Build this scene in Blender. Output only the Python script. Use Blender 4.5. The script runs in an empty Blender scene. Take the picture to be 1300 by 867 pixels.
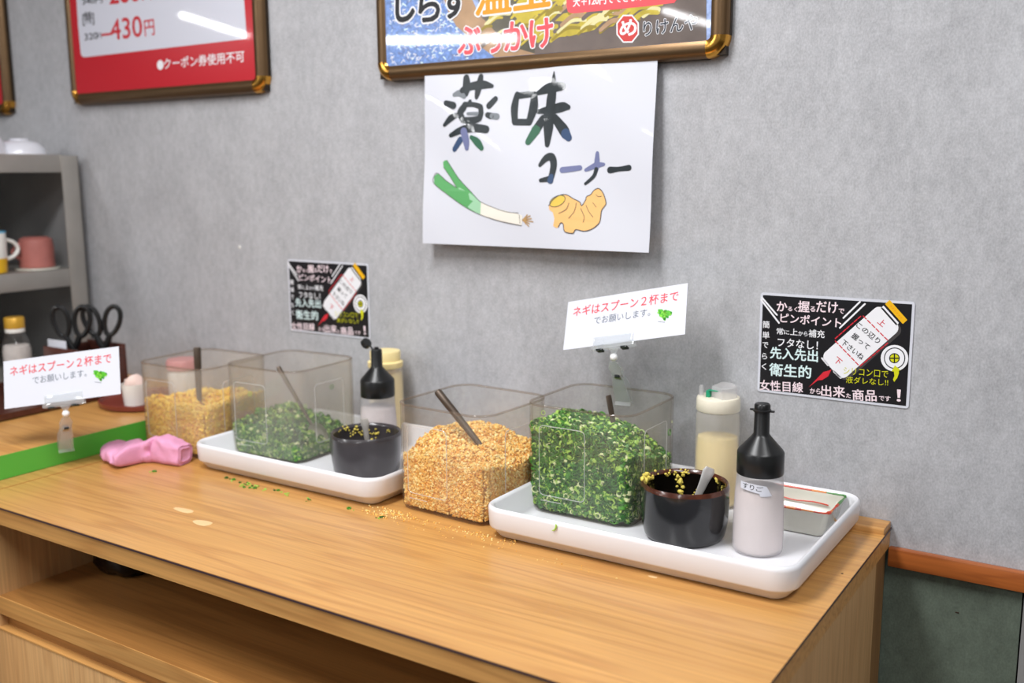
import bpy, bmesh, math, random
import numpy as np
from mathutils import Vector, Matrix

sc = bpy.context.scene
COL = sc.collection
PI = math.pi
CT = 0.85            # height of the counter top

# ------------------------------------------------------------------ camera
cam_data = bpy.data.cameras.new('camera')
cam = bpy.data.objects.new('camera', cam_data)
COL.objects.link(cam)
cam_data.sensor_fit = 'HORIZONTAL'
cam_data.sensor_width = 36.0
cam_data.lens = 1264.65 * 36.0 / 1300.0
_y, _p, _r = math.radians(33.12), math.radians(9.67), math.radians(-0.377)
_f = Vector((-math.sin(_y) * math.cos(_p), math.cos(_y) * math.cos(_p), -math.sin(_p)))
_rt = Vector((math.cos(_y), math.sin(_y), 0))
_up = _rt.cross(_f)
_r2 = _rt * math.cos(_r) + _up * math.sin(_r)
_u2 = _up * math.cos(_r) - _rt * math.sin(_r)
_m = Matrix((_r2, _u2, -_f)).transposed().to_4x4()
_m.translation = Vector((0.27754, -1.37, 1.33088))
cam.matrix_world = _m
cam_data.dof.use_dof = True
cam_data.dof.focus_distance = 1.30
cam_data.dof.aperture_fstop = 3.2
cam_data.clip_start = 0.02
sc.camera = cam

# ------------------------------------------------------------------ world, exposure
wd = bpy.data.worlds.new('world')
sc.world = wd
wd.use_nodes = True
wd.node_tree.nodes['Background'].inputs[0].default_value = (0.86, 0.9, 1.0, 1)
wd.node_tree.nodes['Background'].inputs[1].default_value = 0.30
sc.view_settings.view_transform = 'Standard'
sc.view_settings.look = 'None'
sc.view_settings.exposure = 0.42
sc.view_settings.gamma = 1.0
try:
    sc.cycles.transparent_max_bounces = 32
    sc.cycles.max_bounces = 10
    sc.cycles.sample_clamp_indirect = 6.0
except Exception:
    pass

# ceiling lights: (x, y, rotation, power); the lamps are built here with their fixtures below
LAMPS = [(-0.65, -1.18, 0, 30), (0.85, -1.25, 0, 18),
         (-6.0, -4.12, -0.43, 14), (-5.00, -5.75, 1.10, 16), (-2.84, -6.0, 0, 14),
         (-2.3, -3.0, 0, 34), (0.3, -3.5, 0, 14), (0.6, -5.6, 0, 14)]  # first lamp on this line is added fill for the left side
CEIL = 2.52
def lamp(x, y, rz, power):
    d = bpy.data.lights.new('tube_light', 'AREA')
    d.shape = 'RECTANGLE'; d.size = 0.075 if power < 17 else 0.32; d.size_y = 1.2
    d.energy = power; d.color = (0.985, 0.99, 1.0)
    o = bpy.data.objects.new('tube_light', d)
    o.location = (x, y, CEIL - 0.062); o.rotation_euler = (0, math.radians(-60) if rz > 1 else 0, rz)
    COL.objects.link(o)
    return o
for l in LAMPS: lamp(*l)

# ------------------------------------------------------------------ materials
MATS = {}
def nt(name):
    m = bpy.data.materials.new(name); m.use_nodes = True
    t = m.node_tree; b = t.nodes['Principled BSDF']
    return m, t, b
def srgb(r, g, b):
    f = lambda c: (c/255/12.92) if c/255 <= 0.04045 else ((c/255+0.055)/1.055)**2.4
    return (f(r), f(g), f(b), 1)
def nd(t, kind, **kw):
    n = t.nodes.new(kind)
    for k, v in kw.items():
        if k in n.inputs: n.inputs[k].default_value = v
        else: setattr(n, k, v)
    return n
def plain(name, rgb, rough=0.5, metal=0.0, spec=0.5, var=0.0, vscale=30, bump=0.0, bscale=200, coat=0.0, trans=0.0, sss=0.0):
    """colour with optional noise variation and fine relief"""
    m, t, b = nt(name)
    c = srgb(*rgb)
    b.inputs['Base Color'].default_value = c
    b.inputs['Roughness'].default_value = rough
    b.inputs['Metallic'].default_value = metal
    b.inputs['Specular IOR Level'].default_value = spec
    b.inputs['Coat Weight'].default_value = coat
    if sss:
        b.inputs['Subsurface Weight'].default_value = sss
        b.inputs['Subsurface Radius'].default_value = (0.01, 0.008, 0.006)
        b.inputs['Subsurface Scale'].default_value = 0.4
    tc = nd(t, 'ShaderNodeTexCoord')
    if var:
        n = nd(t, 'ShaderNodeTexNoise', Scale=vscale, Detail=4.0)
        t.links.new(tc.outputs['Object'], n.inputs['Vector'])
        r = nd(t, 'ShaderNodeMapRange')
        r.inputs['From Min'].default_value = 0.3; r.inputs['From Max'].default_value = 0.7
        r.inputs['To Min'].default_value = 1 - var; r.inputs['To Max'].default_value = 1 + var
        t.links.new(n.outputs['Fac'], r.inputs['Value'])
        h = nd(t, 'ShaderNodeHueSaturation', Color=c)
        t.links.new(r.outputs['Result'], h.inputs['Value'])
        t.links.new(h.outputs['Color'], b.inputs['Base Color'])
    if bump:
        n2 = nd(t, 'ShaderNodeTexNoise', Scale=bscale, Detail=5.0)
        t.links.new(tc.outputs['Object'], n2.inputs['Vector'])
        bp = nd(t, 'ShaderNodeBump', Strength=bump, Distance=0.002)
        t.links.new(n2.outputs['Fac'], bp.inputs['Height'])
        t.links.new(bp.outputs['Normal'], b.inputs['Normal'])
    MATS[name] = m
    return m

def wood(name, ca, cb, cc, axis='X', rough=0.32, scale=1.0, coat=0.25):
    """laminate with long wavy grain; ca pale, cb mid, cc dark line colour"""
    m, t, b = nt(name)
    tc = nd(t, 'ShaderNodeTexCoord')
    mp = nd(t, 'ShaderNodeMapping')
    s = {'X': (0.8, 11, 11), 'Y': (11, 0.8, 11), 'Z': (11, 11, 0.8)}[axis]
    mp.inputs['Scale'].default_value = tuple(v * scale for v in s)
    t.links.new(tc.outputs['Object'], mp.inputs['Vector'])
    n = nd(t, 'ShaderNodeTexNoise', Scale=1.2, Detail=2.0, Roughness=0.45)
    t.links.new(mp.outputs['Vector'], n.inputs['Vector'])
    # rings: noise pushed through a sine gives nested grain lines
    mu = nd(t, 'ShaderNodeMath', operation='MULTIPLY'); mu.inputs[1].default_value = 70.0
    t.links.new(n.outputs['Fac'], mu.inputs[0])
    sn = nd(t, 'ShaderNodeMath', operation='SINE')
    t.links.new(mu.outputs[0], sn.inputs[0])
    r1 = nd(t, 'ShaderNodeMapRange')
    r1.inputs['From Min'].default_value = -1; r1.inputs['From Max'].default_value = 1
    t.links.new(sn.outputs[0], r1.inputs['Value'])
    pw = nd(t, 'ShaderNodeMath', operation='POWER'); pw.inputs[1].default_value = 3.5
    t.links.new(r1.outputs['Result'], pw.inputs[0])
    # fine fibres
    mp2 = nd(t, 'ShaderNodeMapping')
    s2 = {'X': (6, 260, 260), 'Y': (260, 6, 260), 'Z': (260, 260, 6)}[axis]
    mp2.inputs['Scale'].default_value = s2
    t.links.new(tc.outputs['Object'], mp2.inputs['Vector'])
    n2 = nd(t, 'ShaderNodeTexNoise', Scale=1.0, Detail=3.0)
    t.links.new(mp2.outputs['Vector'], n2.inputs['Vector'])
    # broad tone
    n3 = nd(t, 'ShaderNodeTexNoise', Scale=0.6, Detail=2.0)
    t.links.new(mp.outputs['Vector'], n3.inputs['Vector'])
    m1 = nd(t, 'ShaderNodeMix', data_type='RGBA')
    m1.inputs[6].default_value = srgb(*ca); m1.inputs[7].default_value = srgb(*cb)
    t.links.new(n3.outputs['Fac'], m1.inputs[0])
    f = nd(t, 'ShaderNodeMath', operation='MULTIPLY'); f.inputs[1].default_value = 0.38
    t.links.new(pw.outputs[0], f.inputs[0])
    m2 = nd(t, 'ShaderNodeMix', data_type='RGBA')
    m2.inputs[7].default_value = srgb(*cc)
    t.links.new(m1.outputs[2], m2.inputs[6]); t.links.new(f.outputs[0], m2.inputs[0])
    r2 = nd(t, 'ShaderNodeMapRange')
    r2.inputs['From Min'].default_value = 0.3; r2.inputs['From Max'].default_value = 0.7
    r2.inputs['To Min'].default_value = 0.86; r2.inputs['To Max'].default_value = 1.10
    t.links.new(n2.outputs['Fac'], r2.inputs['Value'])
    h = nd(t, 'ShaderNodeHueSaturation')
    t.links.new(m2.outputs[2], h.inputs['Color']); t.links.new(r2.outputs['Result'], h.inputs['Value'])
    t.links.new(h.outputs['Color'], b.inputs['Base Color'])
    b.inputs['Roughness'].default_value = rough
    b.inputs['Coat Weight'].default_value = coat
    b.inputs['Coat Roughness'].default_value = 0.22
    bp = nd(t, 'ShaderNodeBump', Strength=0.05, Distance=0.001)
    t.links.new(n2.outputs['Fac'], bp.inputs['Height']); t.links.new(bp.outputs['Normal'], b.inputs['Normal'])
    MATS[name] = m
    return m

def plaster(name, base, amp=0.10, tint=None, bump=0.12):
    """mottled concrete-look wallpaper"""
    m, t, b = nt(name)
    tc = nd(t, 'ShaderNodeTexCoord')
    acc = None
    for sc_, w, det in ((2.2, 0.7, 5.0), (11.0, 1.15, 8.0), (70.0, 1.3, 6.0), (330.0, 1.5, 2.0)):
        n = nd(t, 'ShaderNodeTexNoise', Scale=sc_, Detail=det, Roughness=0.6)
        mp = nd(t, 'ShaderNodeMapping'); mp.inputs['Scale'].default_value = (1.25, 1, 0.8)
        t.links.new(tc.outputs['Object'], mp.inputs['Vector'])
        t.links.new(mp.outputs['Vector'], n.inputs['Vector'])
        r = nd(t, 'ShaderNodeMapRange', clamp=False)
        r.inputs['From Min'].default_value = 0.25; r.inputs['From Max'].default_value = 0.75
        r.inputs['To Min'].default_value = -amp * w; r.inputs['To Max'].default_value = amp * w
        t.links.new(n.outputs['Fac'], r.inputs['Value'])
        if acc is None: acc = r.outputs['Result']; first = n
        else:
            a = nd(t, 'ShaderNodeMath', operation='ADD')
            t.links.new(acc, a.inputs[0]); t.links.new(r.outputs['Result'], a.inputs[1]); acc = a.outputs[0]
    a = nd(t, 'ShaderNodeMath', operation='ADD'); a.inputs[1].default_value = 1.0
    t.links.new(acc, a.inputs[0])
    c = srgb(*base)
    h = nd(t, 'ShaderNodeHueSaturation', Color=c)
    if tint:
        mx = nd(t, 'ShaderNodeMix', data_type='RGBA')
        mx.inputs[6].default_value = c; mx.inputs[7].default_value = srgb(*tint)
        t.links.new(first.outputs['Fac'], mx.inputs[0]); t.links.new(mx.outputs[2], h.inputs['Color'])
    t.links.new(a.outputs[0], h.inputs['Value'])
    t.links.new(h.outputs['Color'], b.inputs['Base Color'])
    b.inputs['Roughness'].default_value = 0.62
    b.inputs['Specular IOR Level'].default_value = 0.35
    bp = nd(t, 'ShaderNodeBump', Strength=bump, Distance=0.002)
    t.links.new(acc, bp.inputs['Height']); t.links.new(bp.outputs['Normal'], b.inputs['Normal'])
    MATS[name] = m
    return m

def clear(name, tint=(0.93, 0.92, 0.90), edge=(0.62, 0.57, 0.52), haze=0.05, hazecol=(200, 196, 188), gloss=0.06, rough=0.06, patch=0.10, pscale=9):
    """thin clear plastic: see-through, darker where the wall is seen edge on, faint scuff haze"""
    m = bpy.data.materials.new(name); m.use_nodes = True; t = m.node_tree; t.nodes.clear()
    out = nd(t, 'ShaderNodeOutputMaterial')
    tr = nd(t, 'ShaderNodeBsdfTransparent')
    lw = nd(t, 'ShaderNodeLayerWeight', Blend=0.5)
    pw = nd(t, 'ShaderNodeMath', operation='POWER'); pw.inputs[1].default_value = 3.5
    t.links.new(lw.outputs['Facing'], pw.inputs[0])
    mx = nd(t, 'ShaderNodeMix', data_type='RGBA')
    mx.inputs[6].default_value = (*tint, 1); mx.inputs[7].default_value = (*edge, 1)
    t.links.new(pw.outputs[0], mx.inputs[0]); t.links.new(mx.outputs[2], tr.inputs['Color'])
    di = nd(t, 'ShaderNodeBsdfDiffuse'); di.inputs['Color'].default_value = srgb(*hazecol)
    tl = nd(t, 'ShaderNodeBsdfTranslucent'); tl.inputs['Color'].default_value = srgb(*hazecol)
    dd = nd(t, 'ShaderNodeMixShader'); dd.inputs[0].default_value = 0.5
    t.links.new(di.outputs[0], dd.inputs[1]); t.links.new(tl.outputs[0], dd.inputs[2])
    tc = nd(t, 'ShaderNodeTexCoord')
    n = nd(t, 'ShaderNodeTexNoise', Scale=pscale, Detail=4.0)
    mp = nd(t, 'ShaderNodeMapping'); mp.inputs['Scale'].default_value = (1.6, 1.6, 0.6)
    t.links.new(tc.outputs['Object'], mp.inputs['Vector']); t.links.new(mp.outputs['Vector'], n.inputs['Vector'])
    r = nd(t, 'ShaderNodeMapRange')
    r.inputs['From Min'].default_value = 0.42; r.inputs['From Max'].default_value = 0.72
    r.inputs['To Min'].default_value = haze; r.inputs['To Max'].default_value = haze + patch
    t.links.new(n.outputs['Fac'], r.inputs['Value'])
    ms = nd(t, 'ShaderNodeMixShader')
    t.links.new(r.outputs['Result'], ms.inputs[0]); t.links.new(tr.outputs[0], ms.inputs[1]); t.links.new(dd.outputs[0], ms.inputs[2])
    gl = nd(t, 'ShaderNodeBsdfGlossy'); gl.inputs['Roughness'].default_value = rough
    fp = nd(t, 'ShaderNodeMath', operation='POWER'); fp.inputs[1].default_value = 4.0
    t.links.new(lw.outputs['Facing'], fp.inputs[0])
    fm = nd(t, 'ShaderNodeMath', operation='MULTIPLY_ADD'); fm.inputs[1].default_value = gloss * 8; fm.inputs[2].default_value = gloss * 0.6
    t.links.new(fp.outputs[0], fm.inputs[0])
    fc = nd(t, 'ShaderNodeMath', operation='MINIMUM'); fc.inputs[1].default_value = 0.6
    t.links.new(fm.outputs[0], fc.inputs[0])
    m2 = nd(t, 'ShaderNodeMixShader')
    t.links.new(fc.outputs[0], m2.inputs[0]); t.links.new(ms.outputs[0], m2.inputs[1]); t.links.new(gl.outputs[0], m2.inputs[2])
    t.links.new(m2.outputs[0], out.inputs['Surface'])
    MATS[name] = m
    return m

wall_m = plaster('wallpaper', (180, 180, 184), 0.105, tint=(172, 173, 176))
green_wall_m = plaster('green_board', (98, 108, 96), 0.12, tint=(86, 97, 86), bump=0.05)
plaster('ceiling_paint', (225, 225, 222), 0.03)
plaster('floor_tile', (74, 68, 62), 0.06)
W_TOP = wood('oak_top', (203, 152, 88), (192, 141, 77), (162, 106, 53), 'X', rough=0.32, coat=0.22)
W_EDGE = wood('oak_edge', (208, 156, 92), (196, 142, 78), (160, 104, 50), 'X', rough=0.42, scale=1.3, coat=0.1)
W_SIDE = wood('oak_side', (206, 164, 112), (196, 150, 98), (176, 128, 78), 'Z', rough=0.45, scale=1.2, coat=0.05)
W_DARKER = wood('oak_darker', (160, 118, 72), (148, 106, 62), (124, 84, 46), 'Z', rough=0.5, coat=0.0)
W_SHELF = wood('oak_shelf', (176, 124, 68), (160, 110, 56), (132, 86, 42), 'X', rough=0.42, coat=0.1)
W_RAIL = wood('red_pine', (176, 100, 46), (158, 84, 36), (122, 58, 24), 'X', rough=0.38, scale=1.6, coat=0.2)
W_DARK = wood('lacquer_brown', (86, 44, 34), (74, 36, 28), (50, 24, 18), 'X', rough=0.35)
plain('laminate_edge', (66, 48, 52), 0.4)
plain('pale_edge', (205, 195, 190), 0.4)
plain('white_plastic', (226, 226, 230), 0.28, coat=0.15, sss=0.0)
plain('black_plastic', (20, 21, 22), 0.34, var=0.1)
plain('black_handle', (18, 19, 20), 0.38)
plain('steel', (186, 180, 172), 0.38, metal=0.85, var=0.08, vscale=60)
plain('bright_steel', (226, 222, 218), 0.30, metal=0.55)
plain('lacquer_red', (122, 54, 42), 0.35, coat=0.2)
plain('dull_steel', (84, 72, 62), 0.45, metal=0.6, var=0.1, vscale=80)
plain('rack_steel', (176, 172, 166), 0.42, metal=0.65, var=0.06, vscale=20)
plain('rack_back', (150, 150, 150), 0.55, metal=0.3, var=0.12, vscale=8)
plain('bronze', (112, 88, 62), 0.33, metal=0.75, var=0.05)
plain('bronze_dark', (52, 42, 32), 0.4, metal=0.6)
plain('gold', (214, 158, 72), 0.22, metal=1.0)
plain('paper', (213, 215, 224), 0.35, coat=0.3, spec=0.4)
plain('poster_red', (196, 34, 46), 0.2, coat=0.8)
plain('poster_blue', (150, 170, 215), 0.2, coat=0.8, var=0.3, vscale=120)
plain('green_sheet', (82, 176, 62), 0.4, var=0.04, vscale=6, coat=0.2)
plain('dark_glaze', (11, 12, 15), 0.16, var=0.3, vscale=45, coat=0.25)
plain('grey_glaze', (58, 54, 56), 0.30, var=0.12, vscale=40, coat=0.3)
plain('brown_glaze', (74, 36, 22), 0.24, var=0.3, vscale=60, coat=0.4)
plain('celadon', (204, 202, 190), 0.2, var=0.05, vscale=30, coat=0.5)
plain('dish_red', (196, 62, 34), 0.3); plain('dish_orange', (216, 122, 40), 0.3); plain('dish_green', (70, 128, 62), 0.3)
plain('pink_cloth', (226, 158, 192), 0.9, var=0.07, vscale=50, bump=0.5, bscale=900)
plain('ginger_paste', (222, 202, 92), 0.55, var=0.12, vscale=200)
plain('sauce', (14, 11, 9), 0.12)
plain('onion_dark', (38, 92, 26), 0.5); plain('onion_mid', (72, 136, 40), 0.45); plain('onion_light', (166, 206, 88), 0.35); plain('onion_pale', (226, 234, 176), 0.35)
plain('onion_core', (30, 72, 20), 0.7, var=0.3, vscale=200)
plain('crumb_gold', (248, 202, 112), 0.55); plain('crumb_orange', (238, 178, 82), 0.55); plain('crumb_pale', (252, 228, 158), 0.5); plain('crumb_brown', (212, 144, 66), 0.6)
plain('crumb_core', (236, 180, 98), 0.8, var=0.2, vscale=200)
plain('crumb_yellow', (252, 210, 86), 0.55); plain('crumb_lemon', (254, 224, 112), 0.55)
plain('sesame', (220, 206, 200), 0.7, var=0.06, vscale=150)
plain('mayo', (252, 228, 164), 0.4, var=0.02)
plain('mayo_lid', (250, 228, 164), 0.4)
plain('cream_lid', (236, 228, 208), 0.4)
plain('green_button', (22, 150, 110), 0.4)
plain('gold_cap', (206, 158, 52), 0.3, metal=0.3)
plain('spice', (222, 214, 208), 0.8, var=0.06, vscale=100)
plain('pink_cup', (176, 108, 100), 0.4, var=0.08, coat=0.2)
plain('pink_lid', (206, 140, 140), 0.4)
plain('mug_yellow', (236, 186, 24), 0.3, coat=0.3); plain('mug_blue', (70, 180, 224), 0.3, coat=0.3); plain('mug_white', (236, 234, 228), 0.25, coat=0.3)
plain('bowl_white', (226, 228, 236), 0.25, coat=0.4)
plain('tissue', (232, 206, 196), 0.9)
plain('bag_black', (12, 12, 14), 0.25, bump=0.4, bscale=40)
plain('clip_black', (20, 26, 26), 0.3)
plain('white_ball', (240, 240, 240), 0.3)
plain('stain', (222, 186, 136), 0.5)
plain('knot', (50, 32, 20), 0.6)
clear('tub_plastic', tint=(0.982, 0.978, 0.970), edge=(0.72, 0.68, 0.64), haze=0.028, hazecol=(232, 228, 220), patch=0.10, gloss=0.03, pscale=6)
clear('tub_foggy', tint=(0.98, 0.975, 0.965), edge=(0.72, 0.68, 0.64), haze=0.10, hazecol=(226, 221, 212), patch=0.16, gloss=0.035, pscale=6)
clear('tub_rim', tint=(0.92, 0.90, 0.87), edge=(0.76, 0.71, 0.66), haze=0.15, hazecol=(178, 160, 144), gloss=0.08, patch=0.02)
clear('tub_mark', tint=(0.97, 0.97, 0.97), edge=(0.95, 0.95, 0.95), haze=0.45, hazecol=(250, 250, 250), gloss=0.1, patch=0.0)
clear('clip_clear', tint=(0.97, 0.98, 0.98), edge=(0.82, 0.85, 0.86), haze=0.26, hazecol=(244, 246, 248), gloss=0.05, patch=0.05)
clear('frosted', tint=(0.95, 0.95, 0.95), edge=(0.85, 0.85, 0.86), haze=0.42, hazecol=(246, 245, 248), gloss=0.05, rough=0.25, patch=0.05)
clear('frosted_clear', tint=(0.97, 0.97, 0.97), edge=(0.86, 0.86, 0.86), haze=0.32, hazecol=(250, 248, 244), gloss=0.05, rough=0.2, patch=0.06)
clear('bottle_glass', tint=(0.9, 0.9, 0.9), edge=(0.5, 0.5, 0.5), haze=0.05, gloss=0.12, patch=0.0)
# printing inks
INK = dict(pinkwhite=(246, 226, 232), white=(240, 240, 244), icewhite=(220, 240, 240), yellow=(214, 214, 28), amber=(240, 184, 24), orange=(242, 152, 24),
  darkgrey=(70, 66, 66), red=(214, 44, 58), ink=(22, 22, 26), cardred=(222, 74, 84), cardgrey=(112, 120, 132), leafA=(84, 182, 40), leafB=(44, 150, 36), leafC=(128, 210, 60),
  brush=(34, 42, 46), brushpale=(120, 126, 132), brushviolet=(112, 118, 158), brushblue=(52, 76, 112), brushgreen=(48, 100, 74), leekgreen=(92, 168, 100), leekpale=(160, 208, 170),
  cream=(240, 234, 222), pencil=(78, 74, 70), root=(186, 148, 96), ginger=(242, 190, 120), gingeryellow=(226, 194, 82), paperwhite=(216, 218, 230), postred=(204, 36, 48),
  seablue=(116, 146, 204), tan=(176, 142, 108), darkolive=(92, 88, 74), noodle=(196, 176, 62), noodlelight=(222, 214, 160), noodledark=(150, 132, 44), dusk=(110, 98, 92),
  coral=(238, 84, 92), logored=(206, 66, 62), slate=(46, 54, 66))
for k, v in INK.items():
    big = {'seablue': (0.35, 170), 'tan': (0.14, 40), 'darkolive': (0.3, 25), 'noodle': (0.2, 40), 'dusk': (0.2, 20), 'brush': (0.25, 90)}.get(k, (0, 1))
    glossy = k in ('seablue', 'tan', 'darkolive', 'noodle', 'dusk', 'paperwhite', 'noodlelight', 'noodledark', 'postred', 'logored', 'slate', 'coral', 'orange')
    plain('print_' + k, v, 0.35, spec=0.4, var=big[0], vscale=big[1], coat=0.8 if glossy else 0.3)

# ------------------------------------------------------------------ object helpers
def tag(o, label=None, cat=None, group=None, kind=None):
    if label: o['label'] = label
    if cat: o['category'] = cat
    if group: o['group'] = group
    if kind: o['kind'] = kind
    return o
def empty(name, loc, rot=(0, 0, 0)):
    o = bpy.data.objects.new(name, None); COL.objects.link(o)
    o.empty_display_size = 0.03
    o.location = loc; o.rotation_euler = rot
    return o
class M:
    """mesh builder: collects shapes, each face with a material slot"""
    def __init__(s): s.v = []; s.f = []; s.mi = []; s.mats = []; s.cur = 0
    def mat(s, m):
        m = MATS[m] if isinstance(m, str) else m
        if m not in s.mats: s.mats.append(m)
        s.cur = s.mats.index(m); return s
    def add(s, vs, fs):
        b = len(s.v); s.v += [tuple(q) for q in vs]
        for f in fs: s.f.append([b + i for i in f]); s.mi.append(s.cur)
    def box(s, x0, x1, y0, y1, z0, z1, bev=0.0):
        if bev <= 0:
            v = [(x, y, z) for z in (z0, z1) for x, y in ((x0, y0), (x1, y0), (x1, y1), (x0, y1))]
            s.add(v, [(3, 2, 1, 0), (4, 5, 6, 7), (0, 1, 5, 4), (1, 2, 6, 5), (2, 3, 7, 6), (3, 0, 4, 7)])
            return s
        bm = bmesh.new(); bmesh.ops.create_cube(bm, size=1)
        for w in bm.verts: w.co = Vector(((x0+x1)/2 + w.co.x*(x1-x0), (y0+y1)/2 + w.co.y*(y1-y0), (z0+z1)/2 + w.co.z*(z1-z0)))
        bmesh.ops.bevel(bm, geom=bm.edges[:], offset=bev, segments=2, affect='EDGES', profile=0.5)
        bm.verts.index_update()
        s.add([w.co[:] for w in bm.verts], [[w.index for w in f.verts] for f in bm.faces]); bm.free()
        return s
    def loft(s, rings, cap0=True, cap1=True, closed=True):
        n = len(rings[0]); v = [p for r in rings for p in r]; f = []
        for i in range(len(rings) - 1):
            for j in range(n if closed else n - 1):
                k = (j + 1) % n
                f.append((i*n + j, i*n + k, (i+1)*n + k, (i+1)*n + j))
        if cap0: f.append(tuple(reversed(range(n))))
        if cap1: f.append(tuple((len(rings)-1)*n + j for j in range(n)))
        s.add(v, f); return s
    def lathe(s, prof, seg=32, cx=0, cy=0, cap0=True, cap1=True, jit=None):
        R = []
        for r, z in prof:
            R.append([(cx + (r + (jit(a, z) if jit else 0))*math.cos(a), cy + (r + (jit(a, z) if jit else 0))*math.sin(a), z) for a in [2*PI*i/seg for i in range(seg)]])
        return s.loft(R, cap0, cap1)
    def tube(s, pts, rad, seg=10, cap=True, closed=False, sy=1.0, up=None):
        P = [Vector(p) for p in pts]; n = len(P)
        R = [rad]*n if not hasattr(rad, '__len__') else rad
        rings = []; prev = Vector(up) if up else None
        for i in range(n):
            if closed: d = P[(i+1) % n] - P[i-1]
            else: d = P[min(i+1, n-1)] - P[max(i-1, 0)]
            d.normalize()
            if prev is None: prev = d.orthogonal()
            u = prev - d*prev.dot(d)
            if u.length < 1e-5: u = d.orthogonal()
            u.normalize(); prev = u if up is None else Vector(up); w = d.cross(u)
            rings.append([P[i] + (u*math.cos(a)*R[i] + w*math.sin(a)*R[i]*sy) for a in [2*PI*k/seg for k in range(seg)]])
        if closed: rings.append(rings[0]); cap = False
        return s.loft(rings, cap, cap)
    def ball(s, c, r, seg=12, sz=1.0):
        pr = [(max(r*math.sin(PI*i/8), 1e-5), c[2] - r*sz*math.cos(PI*i/8)) for i in range(9)]
        return s.lathe(pr, seg, c[0], c[1])
    def xf(s, mtx):
        s.v = [tuple(mtx @ Vector(q)) for q in s.v]; return s
    def build(s, name, mat=None, parent=None, loc=None, rot=None, smooth=35):
        me = bpy.data.meshes.new(name); me.from_pydata(s.v, [], s.f)
        if mat: me.materials.append(MATS[mat] if isinstance(mat, str) else mat)
        else:
            for m in s.mats: me.materials.append(m)
            me.polygons.foreach_set('material_index', s.mi)
        if smooth:
            me.polygons.foreach_set('use_smooth', [True]*len(me.polygons))
            me.set_sharp_from_angle(angle=math.radians(smooth))
        me.update()
        o = bpy.data.objects.new(name, me); COL.objects.link(o)
        if parent: o.parent = parent
        if loc: o.location = loc
        if rot: o.rotation_euler = rot
        return o
def rrect(a, b, r, z, n=6, cx=0, cy=0):
    P = []; r = min(r, a - 1e-4, b - 1e-4)
    for sx, sy, a0 in ((1, 1, 0), (-1, 1, 90), (-1, -1, 180), (1, -1, 270)):
        for i in range(n + 1):
            t = math.radians(a0 + 90*i/n)
            P.append((cx + sx*(a-r) + r*math.cos(t), cy + sy*(b-r) + r*math.sin(t), z))
    return P
def kids(o): return [c for c in bpy.data.objects if c.parent == o]
def copy_tree(o, parent=None, skip=()):
    c = o.copy(); COL.objects.link(c); c.parent = parent
    for ch in kids(o):
        if ch.name.split('.')[0] not in skip: copy_tree(ch, c)
    return c

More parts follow.
